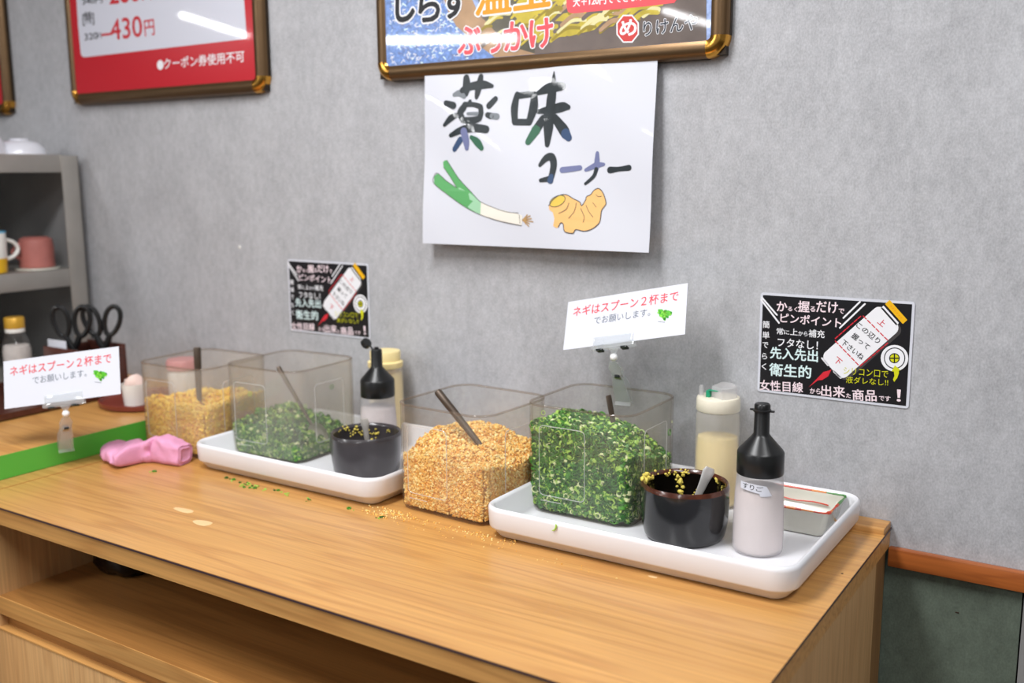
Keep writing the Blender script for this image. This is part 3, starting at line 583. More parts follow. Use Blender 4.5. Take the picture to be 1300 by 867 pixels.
CARD = [
 ('t','ネギはスプーン２杯まで',(-0.08569,0.01249),(0.08375,0.01324),0.01642,'cardred',0.008,2,None,0.05),
 ('t','でお願いします。',(-0.04826,-0.00529),(0.04169,-0.00414),0.01204,'cardgrey',0,2,None,0.05),
 ('p',[(0.06393,-0.002),(0.06404,-0.00141),(0.06492,-0.00014),(0.06694,0.00077),(0.06975,0.00049),(0.0724,-0.00106),(0.07386,-0.00336),(0.07355,-0.00568),(0.07162,-0.00764),(0.06893,-0.00927),(0.0665,-0.01075),(0.06507,-0.01207),(0.06465,-0.01291),(0.06461,-0.0129),(0.06407,-0.01193),(0.06243,-0.01017),(0.05976,-0.00795),(0.05677,-0.00549),(0.05453,-0.00291),(0.0539,-0.00043),(0.05511,0.00148),(0.05764,0.00229),(0.06049,0.00172),(0.06267,0.00019),(0.06373,-0.00136)],'leafA',1),
 ('p',[(0.06953,-0.00445),(0.06889,-0.00525),(0.06736,-0.00532),(0.06582,-0.00461),(0.06518,-0.00355),(0.06582,-0.00274),(0.06735,-0.00268),(0.06889,-0.00339)],'leafA',2),
 ('p',[(0.06407,-0.01203),(0.06324,-0.01094),(0.06299,-0.00876),(0.06345,-0.00676),(0.06437,-0.00612),(0.0652,-0.00721),(0.06546,-0.0094),(0.06499,-0.01139)],'leafC',3),
 ('p',[(0.06679,-0.00564),(0.06668,-0.00452),(0.06749,-0.00365),(0.06876,-0.00352),(0.06973,-0.00422),(0.06984,-0.00534),(0.06902,-0.00622),(0.06776,-0.00634)],'leafA',4),
 ('p',[(0.05427,0.00097),(0.0543,0.00213),(0.0553,0.00292),(0.0567,0.00288),(0.05767,0.00203),(0.05765,0.00087),(0.05664,8e-05),(0.05524,0.00012)],'leafC',2),
 ('p',[(0.06276,-0.00308),(0.0619,-0.00173),(0.06211,-0.00017),(0.06329,0.0007),(0.06473,0.00036),(0.06559,-0.00099),(0.06537,-0.00255),(0.0642,-0.00341)],'leafB',3),
 ('p',[(0.06241,-0.00926),(0.0625,-0.00816),(0.06366,-0.00722),(0.06522,-0.00699),(0.06626,-0.0076),(0.06618,-0.0087),(0.06502,-0.00964),(0.06346,-0.00987)],'leafC',4),
 ('p',[(0.06621,-0.00484),(0.06503,-0.00507),(0.06325,-0.00409),(0.0619,-0.00248),(0.06177,-0.00118),(0.06295,-0.00096),(0.06474,-0.00194),(0.06609,-0.00355)],'leafC',2),
 ('p',[(0.06312,-0.00964),(0.06305,-0.00845),(0.06407,-0.00737),(0.06558,-0.00704),(0.06669,-0.00764),(0.06675,-0.00883),(0.06574,-0.00991),(0.06423,-0.01024)],'leafB',3),
 ('p',[(0.06311,-0.00586),(0.06248,-0.00466),(0.06279,-0.00293),(0.06385,-0.00169),(0.06505,-0.00166),(0.06568,-0.00286),(0.06538,-0.00458),(0.06431,-0.00583)],'leafC',4),
 ('p',[(0.05976,-0.00661),(0.05919,-0.00547),(0.05948,-0.0037),(0.06046,-0.00233),(0.06155,-0.00217),(0.06212,-0.00331),(0.06182,-0.00508),(0.06085,-0.00644)],'leafA',2),
 ('p',[(0.06426,-0.01023),(0.06319,-0.00922),(0.0629,-0.00752),(0.06357,-0.00615),(0.06479,-0.00589),(0.06586,-0.0069),(0.06615,-0.0086),(0.06549,-0.00997)],'leafC',3),
 ('p',[(0.06286,-0.00421),(0.06208,-0.00327),(0.06205,-0.00197),(0.06279,-0.00107),(0.06387,-0.00109),(0.06465,-0.00203),(0.06467,-0.00333),(0.06393,-0.00423)],'leafC',4),
 ('p',[(0.07087,-0.00549),(0.06966,-0.00529),(0.06862,-0.00413),(0.06836,-0.00268),(0.06903,-0.0018),(0.07025,-0.00201),(0.07129,-0.00317),(0.07155,-0.00461)],'leafA',2),
 ('p',[(0.06706,-0.00015),(0.06647,-0.00124),(0.06504,-0.00145),(0.0636,-0.00066),(0.063,0.00068),(0.06358,0.00178),(0.06502,0.00198),(0.06646,0.00119)],'leafB',3),
 ('p',[(0.07222,-0.0083),(0.07168,-0.00699),(0.0722,-0.00521),(0.0735,-0.00402),(0.0748,-0.00412),(0.07534,-0.00544),(0.07482,-0.00721),(0.07352,-0.0084)],'leafC',4),
 ('p',[(0.0659,-0.00368),(0.06464,-0.00307),(0.06341,-0.00115),(0.06294,0.00097),(0.06349,0.00204),(0.06475,0.00144),(0.06598,-0.00049),(0.06646,-0.00261)],'leafB',2),
 ('p',[(0.06466,-0.0042),(0.06366,-0.00397),(0.06279,-0.00291),(0.06256,-0.00165),(0.0631,-0.00092),(0.0641,-0.00115),(0.06497,-0.00221),(0.0652,-0.00347)],'leafA',3),
 ('p',[(0.05563,-0.00037),(0.05438,0.00025),(0.05343,0.00197),(0.05333,0.00378),(0.05416,0.00461),(0.05541,0.00399),(0.05636,0.00227),(0.05645,0.00046)],'leafA',4),
 ('p',[(0.06462,-0.0036),(0.06497,-0.00267),(0.06611,-0.00233),(0.06737,-0.00279),(0.06801,-0.00378),(0.06766,-0.00471),(0.06652,-0.00505),(0.06526,-0.00459)],'leafC',2),
 ('p',[(0.06485,-0.01007),(0.06385,-0.01061),(0.06209,-0.0101),(0.06059,-0.00885),(0.06023,-0.00758),(0.06123,-0.00704),(0.06299,-0.00755),(0.06449,-0.00881)],'leafA',3),
 ('p',[(0.06639,-0.014),(0.06511,-0.01454),(0.0635,-0.01385),(0.0625,-0.01233),(0.06269,-0.01086),(0.06397,-0.01032),(0.06558,-0.01102),(0.06658,-0.01254)],'leafB',4),
 ('p',[(0.06307,-0.01068),(0.06316,-0.00947),(0.06423,-0.00873),(0.06567,-0.00889),(0.06662,-0.00985),(0.06653,-0.01106),(0.06546,-0.01179),(0.06402,-0.01164)],'leafC',2),
 ('p',[(0.0588,-0.00106),(0.05782,-0.00034),(0.05743,0.00096),(0.05786,0.00207),(0.05885,0.00234),(0.05983,0.00162),(0.06022,0.00032),(0.0598,-0.00079)],'leafA',3),
 ('p',[(0.05704,-0.00316),(0.05611,-0.00223),(0.05588,-0.00071),(0.0565,0.00051),(0.0576,0.00072),(0.05853,-0.00021),(0.05875,-0.00173),(0.05814,-0.00295)],'leafB',4),
 ('p',[(0.06212,-0.00454),(0.06175,-0.00305),(0.06269,-0.00137),(0.06437,-0.0005),(0.06582,-0.00094),(0.06619,-0.00244),(0.06526,-0.00411),(0.06357,-0.00498)],'leafC',2),
 ('p',[(0.06532,-0.00919),(0.06392,-0.00913),(0.06272,-0.00803),(0.06243,-0.00653),(0.06321,-0.0055),(0.06462,-0.00555),(0.06582,-0.00665),(0.06611,-0.00816)],'leafA',3),
 ('p',[(0.06092,-0.0088),(0.05959,-0.00915),(0.05782,-0.00819),(0.05666,-0.00649),(0.05679,-0.00504),(0.05813,-0.00469),(0.0599,-0.00565),(0.06105,-0.00735)],'leafC',4),
 ('p',[(0.0578,0.00053),(0.05701,-0.00025),(0.05546,-0.0001),(0.05405,0.00088),(0.05362,0.00213),(0.0544,0.00291),(0.05596,0.00276),(0.05736,0.00177)],'leafB',2),
 ('p',[(0.06623,-0.0028),(0.06524,-0.00317),(0.06342,-0.00253),(0.06184,-0.00125),(0.06142,-9e-05),(0.06241,0.00028),(0.06423,-0.00036),(0.06582,-0.00164)],'leafC',3),
 ('p',[(0.06416,-0.00368),(0.06315,-0.00313),(0.06255,-0.00186),(0.06272,-0.00062),(0.06355,-0.00012),(0.06456,-0.00068),(0.06516,-0.00195),(0.06499,-0.00319)],'leafC',4),
 ('p',[(0.06243,-0.01049),(0.06264,-0.00913),(0.06395,-0.00843),(0.06557,-0.0088),(0.06655,-0.01003),(0.06633,-0.01139),(0.06504,-0.01208),(0.06342,-0.01171)],'leafA',2),
 ('p',[(0.0623,-0.00231),(0.06222,-0.00091),(0.06314,-7e-05),(0.06452,-0.00028),(0.06555,-0.00143),(0.06563,-0.00283),(0.06471,-0.00367),(0.06333,-0.00346)],'leafB',3),
 ('p',[(0.06276,-0.01324),(0.0625,-0.01189),(0.06329,-0.01084),(0.06468,-0.01073),(0.06584,-0.0116),(0.0661,-0.01296),(0.06531,-0.014),(0.06392,-0.01412)],'leafB',4),
 ('p',[(0.0669,-0.01233),(0.06602,-0.01319),(0.06397,-0.01312),(0.06196,-0.01217),(0.06116,-0.01089),(0.06205,-0.01003),(0.0641,-0.01009),(0.06611,-0.01105)],'leafA',2),
 ('p',[(0.06592,-0.00983),(0.06502,-0.01075),(0.06301,-0.01069),(0.06106,-0.00967),(0.06031,-0.00829),(0.06121,-0.00736),(0.06322,-0.00743),(0.06517,-0.00845)],'leafA',3),
 ('p',[(0.06253,-0.00119),(0.06264,0.0001),(0.06407,0.0013),(0.06597,0.00172),(0.06724,0.0011),(0.06712,-0.00019),(0.06569,-0.00139),(0.06379,-0.00181)],'leafB',4),
 ('p',[(0.06574,-0.00304),(0.06433,-0.00267),(0.06324,-0.00124),(0.0631,0.00041),(0.064,0.00131),(0.06541,0.00094),(0.06651,-0.00049),(0.06664,-0.00213)],'leafB',2),
 ('p',[(0.05251,-0.00162),(0.05243,-0.0005),(0.05338,0.00059),(0.05481,0.00101),(0.05588,0.00051),(0.05596,-0.00061),(0.05501,-0.0017),(0.05358,-0.00211)],'leafC',3),
 ('p',[(0.07093,-0.01068),(0.07012,-0.01163),(0.06851,-0.01157),(0.06705,-0.01054),(0.06659,-0.00913),(0.0674,-0.00819),(0.06901,-0.00825),(0.07047,-0.00928)],'leafB',4),
 ('p',[(0.0644,-0.00257),(0.06344,-0.00342),(0.06189,-0.00316),(0.06067,-0.00195),(0.06048,-0.00049),(0.06144,0.00037),(0.06299,0.00011),(0.06422,-0.00111)],'leafB',2),
 ('p',[(0.06427,-0.01139),(0.06301,-0.01068),(0.0624,-0.00928),(0.06279,-0.008),(0.06397,-0.0076),(0.06522,-0.00831),(0.06584,-0.00971),(0.06544,-0.01099)],'leafB',3),
 ('p',[(0.06786,-0.01003),(0.06707,-0.00861),(0.06739,-0.00661),(0.06864,-0.0052),(0.07009,-0.00521),(0.07088,-0.00663),(0.07056,-0.00863),(0.06931,-0.01004)],'leafA',4),
 ('p',[(0.06776,-0.00361),(0.06678,-0.00442),(0.06481,-0.00416),(0.06301,-0.00297),(0.06243,-0.00155),(0.06341,-0.00074),(0.06538,-0.00101),(0.06718,-0.0022)],'leafC',2),
 ('p',[(0.07568,-0.00394),(0.07513,-0.00511),(0.07367,-0.00541),(0.07215,-0.00466),(0.07146,-0.0033),(0.07201,-0.00212),(0.07347,-0.00182),(0.07499,-0.00258)],'leafC',3),
 ('p',[(0.06569,-0.00307),(0.06422,-0.00305),(0.06273,-0.00176),(0.06211,4e-05),(0.06271,0.0013),(0.06418,0.00128),(0.06567,-2e-05),(0.06629,-0.00182)],'leafC',4),
 ('p',[(0.06177,-0.00025),(0.0605,-0.00031),(0.05889,0.00087),(0.05787,0.0026),(0.05804,0.00386),(0.05931,0.00392),(0.06092,0.00274),(0.06194,0.00102)],'leafA',2),
 ('p',[(0.06451,-0.01203),(0.06354,-0.01259),(0.06199,-0.01212),(0.06078,-0.01089),(0.06062,-0.00963),(0.06159,-0.00906),(0.06314,-0.00954),(0.06435,-0.01076)],'leafC',3),
 ('p',[(0.05816,-0.00308),(0.05811,-0.00172),(0.05936,-0.00032),(0.06118,0.0003),(0.0625,-0.00023),(0.06255,-0.00159),(0.0613,-0.00298),(0.05948,-0.0036)],'leafC',4),
 ('p',[(0.05826,-0.00757),(0.05699,-0.00755),(0.05587,-0.00657),(0.05557,-0.0052),(0.05627,-0.00424),(0.05754,-0.00426),(0.05866,-0.00524),(0.05895,-0.00661)],'leafA',2),
 ('p',[(0.06311,-0.00693),(0.06366,-0.00572),(0.06551,-0.00518),(0.06756,-0.00564),(0.06863,-0.00682),(0.06808,-0.00803),(0.06624,-0.00856),(0.06418,-0.00811)],'leafC',3),
 ('p',[(0.05973,0.00015),(0.05837,-0.00036),(0.0564,0.00052),(0.05497,0.00227),(0.05492,0.00387),(0.05629,0.00438),(0.05826,0.0035),(0.05969,0.00175)],'leafA',4),
 ('p',[(0.06659,-0.00415),(0.0654,-0.00429),(0.06336,-0.00322),(0.06165,-0.00155),(0.06128,-0.00027),(0.06246,-0.00013),(0.06451,-0.00121),(0.06622,-0.00288)],'leafA',2),
 ('p',[(0.06589,-0.01488),(0.06455,-0.01496),(0.06328,-0.01397),(0.06282,-0.01247),(0.06343,-0.01136),(0.06477,-0.01128),(0.06604,-0.01228),(0.0665,-0.01377)],'leafC',3),
 ('p',[(0.06531,-0.00334),(0.06395,-0.0037),(0.06222,-0.00275),(0.06114,-0.00105),(0.06134,0.00041),(0.0627,0.00077),(0.06443,-0.00018),(0.0655,-0.00188)],'leafC',4),
 ('p',[(0.06583,-0.00967),(0.06606,-0.0084),(0.06743,-0.00763),(0.06915,-0.0078),(0.07021,-0.00881),(0.06999,-0.01007),(0.06861,-0.01084),(0.06689,-0.01067)],'leafB',2),
 ('p',[(0.06512,-0.01139),(0.06432,-0.01022),(0.06432,-0.00823),(0.06514,-0.00658),(0.06628,-0.00624),(0.06708,-0.00741),(0.06707,-0.0094),(0.06626,-0.01105)],'leafB',3),
 ('p',[(0.07468,-0.00624),(0.07339,-0.00576),(0.07238,-0.00422),(0.07225,-0.00252),(0.07308,-0.00166),(0.07438,-0.00215),(0.07538,-0.00369),(0.0755,-0.00539)],'leafB',4),
 ('p',[(0.0624,-0.00583),(0.06271,-0.00464),(0.06414,-0.004),(0.06585,-0.00427),(0.06684,-0.00531),(0.06653,-0.00649),(0.0651,-0.00714),(0.06339,-0.00687)],'leafC',2),
 ('p',[(0.06237,-0.00938),(0.06164,-0.00838),(0.06172,-0.00708),(0.06255,-0.00623),(0.06366,-0.00634),(0.06438,-0.00734),(0.0643,-0.00864),(0.06347,-0.00948)],'leafA',3),
 ('p',[(0.06568,-0.01316),(0.06433,-0.01335),(0.06312,-0.01251),(0.06276,-0.01113),(0.06346,-0.01003),(0.0648,-0.00984),(0.06601,-0.01068),(0.06637,-0.01206)],'leafA',4),
 ('s',[(0.05514,-0.01498,0.00046),(0.05665,-0.01534,0.00045)],'cardgrey',2),
 ('s',[(0.05785,-0.01566,0.00045),(0.05936,-0.01602,0.00045)],'cardgrey',2),
 ('s',[(0.06056,-0.01634,0.00045),(0.06207,-0.0167,0.00045)],'cardgrey',2),
 ('s',[(0.06327,-0.01702,0.00045),(0.06476,-0.01738,0.00045)],'cardgrey',2),
]
SIGN = [
 ('s',[(-0.12626,0.1211,0.00596),(-0.12508,0.11061,0.00746),(-0.12472,0.10159,0.00648),(-0.12385,0.09343,0.002)],'brush',2),
 ('s',[(-0.09793,0.12168,0.0049),(-0.10187,0.10407,0.0064),(-0.10498,0.08951,0.00346)],'brush',2),
 ('s',[(-0.13319,0.102,0.00501),(-0.1157,0.10744,0.00644),(-0.09306,0.10897,0.00685),(-0.07587,0.10597,0.00315)],'brush',2),
 ('s',[(-0.14911,0.09549,0.00329),(-0.13807,0.09771,0.00552),(-0.12919,0.0924,0.0045)],'brushpale',1),
 ('s',[(-0.1654,0.08303,0.00459),(-0.14978,0.07818,0.00609)],'brush',2),
 ('s',[(-0.16829,0.04749,0.00309),(-0.15337,0.05903,0.00561),(-0.13723,0.06361,0.00253)],'brush',2),
 ('s',[(-0.12915,0.07462,0.00603),(-0.13617,0.06577,0.00606),(-0.13034,0.05551,0.00555)],'brush',2),
 ('s',[(-0.13042,0.05423,0.00504),(-0.11212,0.05309,0.006),(-0.09837,0.05536,0.00496)],'brush',2),
 ('s',[(-0.09616,0.07422,0.00444),(-0.09515,0.06428,0.00495),(-0.09724,0.05532,0.00446)],'brush',2),
 ('s',[(-0.12772,0.0791,0.00451),(-0.11062,0.07841,0.00397),(-0.09836,0.07521,0.00445)],'brush',2),
 ('s',[(-0.1206,0.06429,0.0025),(-0.10241,0.06364,0.00298)],'brushpale',3),
 ('s',[(-0.11716,0.0832,0.00373),(-0.11682,0.08137,0.00299)],'brush',2),
 ('s',[(-0.06878,0.08559,0.00461),(-0.08042,0.07539,0.00538)],'brush',2),
 ('s',[(-0.08276,0.06113,0.00442),(-0.07573,0.05909,0.00539)],'brush',2),
 ('s',[(-0.07352,0.05901,0.00489),(-0.06472,0.05781,0.00536)],'brushpale',2),
 ('s',[(-0.11903,0.0524,0.00251),(-0.11958,0.04328,0.00302)],'brush',2),
 ('s',[(-0.15526,0.03042,0.0036),(-0.13373,0.03818,0.00608),(-0.11055,0.0412,0.00701),(-0.08401,0.03827,0.00642)],'brush',2),
 ('s',[(-0.12807,0.03619,0.00657),(-0.12321,0.02136,0.00657),(-0.12163,0.00934,0.00405)],'brushviolet',3),
 ('s',[(-0.13518,0.02254,0.0056),(-0.14732,0.00794,0.00437)],'brushblue',2),
 ('s',[(-0.11257,0.02626,0.00352),(-0.1005,0.01811,0.00651),(-0.09195,0.0088,0.00449)],'brushgreen',2),
 ('s',[(-0.02826,0.09082,0.00475),(-0.03242,0.07081,0.00669),(-0.0309,0.04815,0.00527)],'brush',2),
 ('s',[(-0.02406,0.08888,0.00521),(0.00145,0.09031,0.00467)],'brush',2),
 ('s',[(0.00347,0.08849,0.00607),(0.00268,0.06943,0.00797),(-0.0046,0.04731,0.00567)],'brush',2),
 ('s',[(-0.0281,0.04806,0.00527),(-0.0046,0.04731,0.0052)],'brush',2),
 ('s',[(0.03931,0.12171,0.00068),(0.03912,0.1107,0.00365),(0.0386,0.10223,0.00502),(0.03547,0.0836,0.00827),(0.03284,0.06825,0.00784),(0.03046,0.05971,0.00925),(0.03072,0.0389,0.00883),(0.02972,0.01188,0.00421)],'brush',2),
 ('s',[(0.00985,0.09079,0.00326),(0.03084,0.0975,0.0078),(0.05435,0.09888,0.00635)],'brush',2),
 ('s',[(0.01186,0.06299,0.00374),(0.03789,0.06547,0.0069),(0.05635,0.06817,0.00729),(0.06603,0.06728,0.00408)],'brush',2),
 ('s',[(0.0208,0.05138,0.00652),(0.00864,0.03517,0.00753)],'brush',2),
 ('s',[(0.00864,0.03517,0.008),(-0.00483,0.01699,0.00524)],'brushgreen',3),
 ('s',[(0.04153,0.05241,0.00645),(0.05728,0.03468,0.00871),(0.06213,0.02766,0.00824)],'brush',2),
 ('s',[(0.06213,0.02766,0.00824),(0.06742,0.02201,0.00594)],'brushblue',3),
 ('s',[(0.01852,-0.01919,0.00309),(0.02886,-0.00869,0.00545),(0.03877,-0.00715,0.00609),(0.0429,-0.01996,0.00576),(0.03964,-0.03806,0.00511)],'brush',2),
 ('s',[(0.02094,-0.0428,0.0031),(0.03759,-0.0403,0.00478)],'brush',2),
 ('s',[(0.03969,-0.03667,0.00409),(0.03848,-0.04282,0.00546)],'brushblue',3),
 ('s',[(0.05828,-0.02702,0.00471),(0.08911,-0.02393,0.00397)],'brushviolet',2),
 ('s',[(0.09912,-0.02728,0.00263),(0.11648,-0.02061,0.00456),(0.12979,-0.01911,0.00259)],'brushviolet',2),
 ('s',[(0.11846,-0.00228,0.00291),(0.11815,-0.01522,0.00455),(0.11728,-0.02604,0.00391)],'brushviolet',2),
 ('s',[(0.11728,-0.02604,0.00326),(0.11298,-0.03689,0.00295),(0.09953,-0.04781,0.00231)],'brush',3),
 ('s',[(0.14095,-0.02754,0.00515),(0.15616,-0.0263,0.00351),(0.17269,-0.02456,0.00442)],'brush',2),
 ('p',[(-0.17137,-0.01271),(-0.16778,-0.00977),(-0.1629,-0.00982),(-0.15146,-0.0236),(-0.13693,-0.04059),(-0.11245,-0.06131),(-0.09339,-0.07743),(-0.09454,-0.09821),(-0.12131,-0.08729),(-0.15009,-0.07202),(-0.17189,-0.05951),(-0.18936,-0.04746),(-0.18932,-0.03598),(-0.1821,-0.03089),(-0.16326,-0.04355),(-0.14226,-0.05459),(-0.15535,-0.03758),(-0.17005,-0.02108)],'leekgreen',1),
 ('p',[(-0.13776,-0.05398),(-0.11262,-0.06427),(-0.0927,-0.07802),(-0.09385,-0.09879),(-0.11584,-0.08811),(-0.14056,-0.06894)],'leekpale',2),
 ('p',[(-0.09339,-0.07743),(-0.05998,-0.08791),(-0.01847,-0.09571),(-0.01101,-0.0979),(-0.01234,-0.113),(-0.05039,-0.108),(-0.09454,-0.09821)],'cream',1),
 ('s',[(-0.14226,-0.05459,0.00045),(-0.16326,-0.04355,0.00046),(-0.1821,-0.03089,0.00046),(-0.18932,-0.03598,0.00046),(-0.18936,-0.04746,0.00046),(-0.15733,-0.06786,0.00046),(-0.12131,-0.08729,0.00045),(-0.08917,-0.0993,0.00044),(-0.05041,-0.10859,0.00044),(-0.01238,-0.11387,0.00043)],'pencil',4),
 ('s',[(-0.14226,-0.05459,0.00045),(-0.15535,-0.03758,0.00046),(-0.17005,-0.02108,0.00046)],'pencil',4),
 ('s',[(-0.1629,-0.00982,0.00045),(-0.15146,-0.0236,0.00045),(-0.13693,-0.04059,0.00045),(-0.11245,-0.06131,0.00045),(-0.09336,-0.07684,0.00044),(-0.06,-0.0882,0.00044),(-0.03914,-0.09286,0.00043),(-0.0184,-0.09397,0.00043)],'pencil',4),
 ('s',[(-0.0168,-0.09684,0.00043),(-0.01565,-0.10988,0.00043)],'pencil',4),
 ('s',[(-0.01096,-0.10485,0.00089),(0.00365,-0.09792,0.00088)],'root',3),
 ('s',[(-0.01096,-0.10485,0.00089),(0.00585,-0.1022,0.00088)],'root',3),
 ('s',[(-0.01096,-0.10485,0.00089),(0.00905,-0.10703,0.00088)],'root',3),
 ('s',[(-0.01096,-0.10485,0.00089),(0.00247,-0.11035,0.00088)],'root',3),
 ('s',[(-0.01096,-0.10485,0.00089),(0.00128,-0.11442,0.00088)],'root',3),
 ('s',[(-0.01096,-0.10485,0.00089),(-0.00139,-0.09657,0.00088)],'root',3),
 ('p',[(0.03777,-0.08169),(0.04468,-0.07258),(0.05307,-0.06688),(0.06128,-0.06458),(0.06936,-0.06508),(0.08046,-0.07057),(0.0915,-0.07546),(0.09517,-0.08097),(0.10109,-0.07259),(0.10281,-0.06706),(0.10918,-0.06426),(0.11561,-0.05709),(0.12344,-0.05515),(0.13101,-0.06275),(0.13598,-0.07635),(0.13339,-0.08185),(0.12891,-0.08878),(0.12699,-0.10536),(0.11581,-0.11532),(0.10148,-0.11932),(0.08715,-0.11745),(0.08216,-0.12321),(0.06765,-0.12078),(0.06474,-0.10952),(0.0599,-0.10793),(0.05643,-0.11397),(0.05308,-0.11604),(0.0466,-0.11278),(0.04863,-0.10136),(0.04502,-0.0915),(0.03854,-0.08792)],'ginger',1),
 ('s',[(0.03777,-0.08169,0.00069),(0.04468,-0.07258,0.00069),(0.05307,-0.06688,0.00068),(0.06128,-0.06458,0.00068),(0.06936,-0.06508,0.00067),(0.08046,-0.07057,0.00067),(0.0915,-0.07546,0.00067),(0.09517,-0.08097,0.00067),(0.10109,-0.07259,0.00066),(0.10281,-0.06706,0.00066),(0.10918,-0.06426,0.00066),(0.11561,-0.05709,0.00066),(0.12344,-0.05515,0.00065),(0.13101,-0.06275,0.00065),(0.13598,-0.07635,0.00065),(0.13339,-0.08185,0.00066),(0.12891,-0.08878,0.00066),(0.12699,-0.10536,0.00066),(0.11581,-0.11532,0.00067),(0.10148,-0.11932,0.00067),(0.08715,-0.11745,0.00068),(0.08216,-0.12321,0.00068),(0.06765,-0.12078,0.00068),(0.06474,-0.10952,0.00068),(0.0599,-0.10793,0.00068),(0.05643,-0.11397,0.00069)],'pencil',4),
 ('p',[(0.06565,-0.06856),(0.06619,-0.07018),(0.06607,-0.07202),(0.06529,-0.07398),(0.06389,-0.07597),(0.06192,-0.07788),(0.0595,-0.07963),(0.05674,-0.08113),(0.05377,-0.08229),(0.05075,-0.08306),(0.04782,-0.08341),(0.04514,-0.0833),(0.04285,-0.08275),(0.04105,-0.08178),(0.03984,-0.08044),(0.03929,-0.0788),(0.03942,-0.07694),(0.04022,-0.07496),(0.04166,-0.07295),(0.04366,-0.07103),(0.04611,-0.06928),(0.04889,-0.0678),(0.05186,-0.06665),(0.05487,-0.0659),(0.05778,-0.06558),(0.06042,-0.0657),(0.06269,-0.06626),(0.06446,-0.06723)],'gingeryellow',2),
 ('s',[(0.06564,-0.06854,0.00051),(0.06622,-0.07101,0.00051),(0.06535,-0.07386,0.00051),(0.06313,-0.07678,0.00051),(0.05978,-0.07945,0.00051),(0.05567,-0.08159,0.00051),(0.05124,-0.08297,0.00051),(0.04696,-0.08343,0.00051),(0.04331,-0.08291,0.00052),(0.04068,-0.08147,0.00052),(0.03938,-0.07927,0.00052),(0.03954,-0.07655,0.00052),(0.04114,-0.0736,0.00051),(0.04401,-0.07075,0.00051),(0.04782,-0.06832,0.00051),(0.05216,-0.06656,0.00051),(0.05656,-0.06566,0.00051),(0.06054,-0.06571,0.00051),(0.06368,-0.06671,0.00051),(0.06564,-0.06854,0.00051)],'pencil',4),
 ('s',[(0.07287,-0.07706,0.00044),(0.06869,-0.08691,0.00044),(0.05612,-0.0933,0.00045)],'pencil',4),
 ('s',[(0.08572,-0.07691,0.00044),(0.08312,-0.08949,0.00044),(0.07411,-0.1003,0.00044)],'pencil',4),
 ('s',[(0.09379,-0.08515,0.00044),(0.10045,-0.09757,0.00043),(0.09928,-0.10595,0.00043)],'pencil',4),
 ('s',[(0.10248,-0.08032,0.00043),(0.10853,-0.09048,0.00043),(0.11559,-0.09784,0.00043)],'pencil',4),
 ('s',[(0.1136,-0.07605,0.00043),(0.1197,-0.08259,0.00043)],'pencil',4),
 ('s',[(0.11857,-0.06419,0.00043),(0.12255,-0.0669,0.00043),(0.12784,-0.06632,0.00042)],'pencil',4),
]
POSTERL = [
 ('p',[(-0.2428,0.22781),(-0.244,0.15754),(-0.24251,0.09818),(-0.23927,0.09185),(-0.23095,0.08892),(0.14694,0.08947),(0.27128,0.08968),(0.26808,0.17712)],'paperwhite',1),
 ('t','340円',(-0.2229,0.19526),(-0.15432,0.19421),0.01392,'ink',0.02,3,None,0.05),
 ('s',[(-0.15329,0.20261,0.00197),(-0.1314,0.20183,0.00195)],'postred',2),
 ('t','260',(-0.13023,0.18872),(-0.03192,0.18663),0.0402,'postred',0.02,3,None,0.05),
 ('t','円',(-0.02416,0.18654),(0.00904,0.18561),0.02995,'postred',0.01,3,None,0.05),
 ('t','[特]',(-0.22605,0.15339),(-0.18738,0.15291),0.02738,'ink',0.02,3,None,0.05),
 ('t','320',(-0.22424,0.12297),(-0.17865,0.12361),0.01348,'ink',0.01,3,None,0.05),
 ('t','円',(-0.17873,0.12295),(-0.16579,0.12331),0.01142,'ink',0.0,3,None,0.05),
 ('s',[(-0.16499,0.12988,0.00243),(-0.13014,0.12985,0.0024)],'postred',2),
 ('t','430',(-0.13332,0.11692),(-0.03164,0.11711),0.04068,'postred',0.012,3,None,0.05),
 ('t','円',(-0.02391,0.11652),(0.00705,0.11735),0.03058,'postred',0.012,3,None,0.05),
 ('p',[(0.02785,0.05709),(0.02739,0.05499),(0.02644,0.05302),(0.02506,0.05129),(0.02331,0.04988),(0.02128,0.04886),(0.01907,0.04828),(0.01679,0.04817),(0.01456,0.04854),(0.01249,0.04938),(0.01068,0.05063),(0.00922,0.05224),(0.0082,0.05412),(0.00765,0.05619),(0.00762,0.05833),(0.00809,0.06044),(0.00905,0.06241),(0.01044,0.06414),(0.01221,0.06555),(0.01424,0.06656),(0.01645,0.06713),(0.01873,0.06722),(0.02095,0.06684),(0.02301,0.066),(0.02481,0.06475),(0.02625,0.06315),(0.02727,0.06127),(0.02781,0.05922)],'white',2),
 ('t','クーポン券使用不可',(0.02951,0.04838),(0.26202,0.04842),0.02096,'white',0.012,3,None,0.05),
]
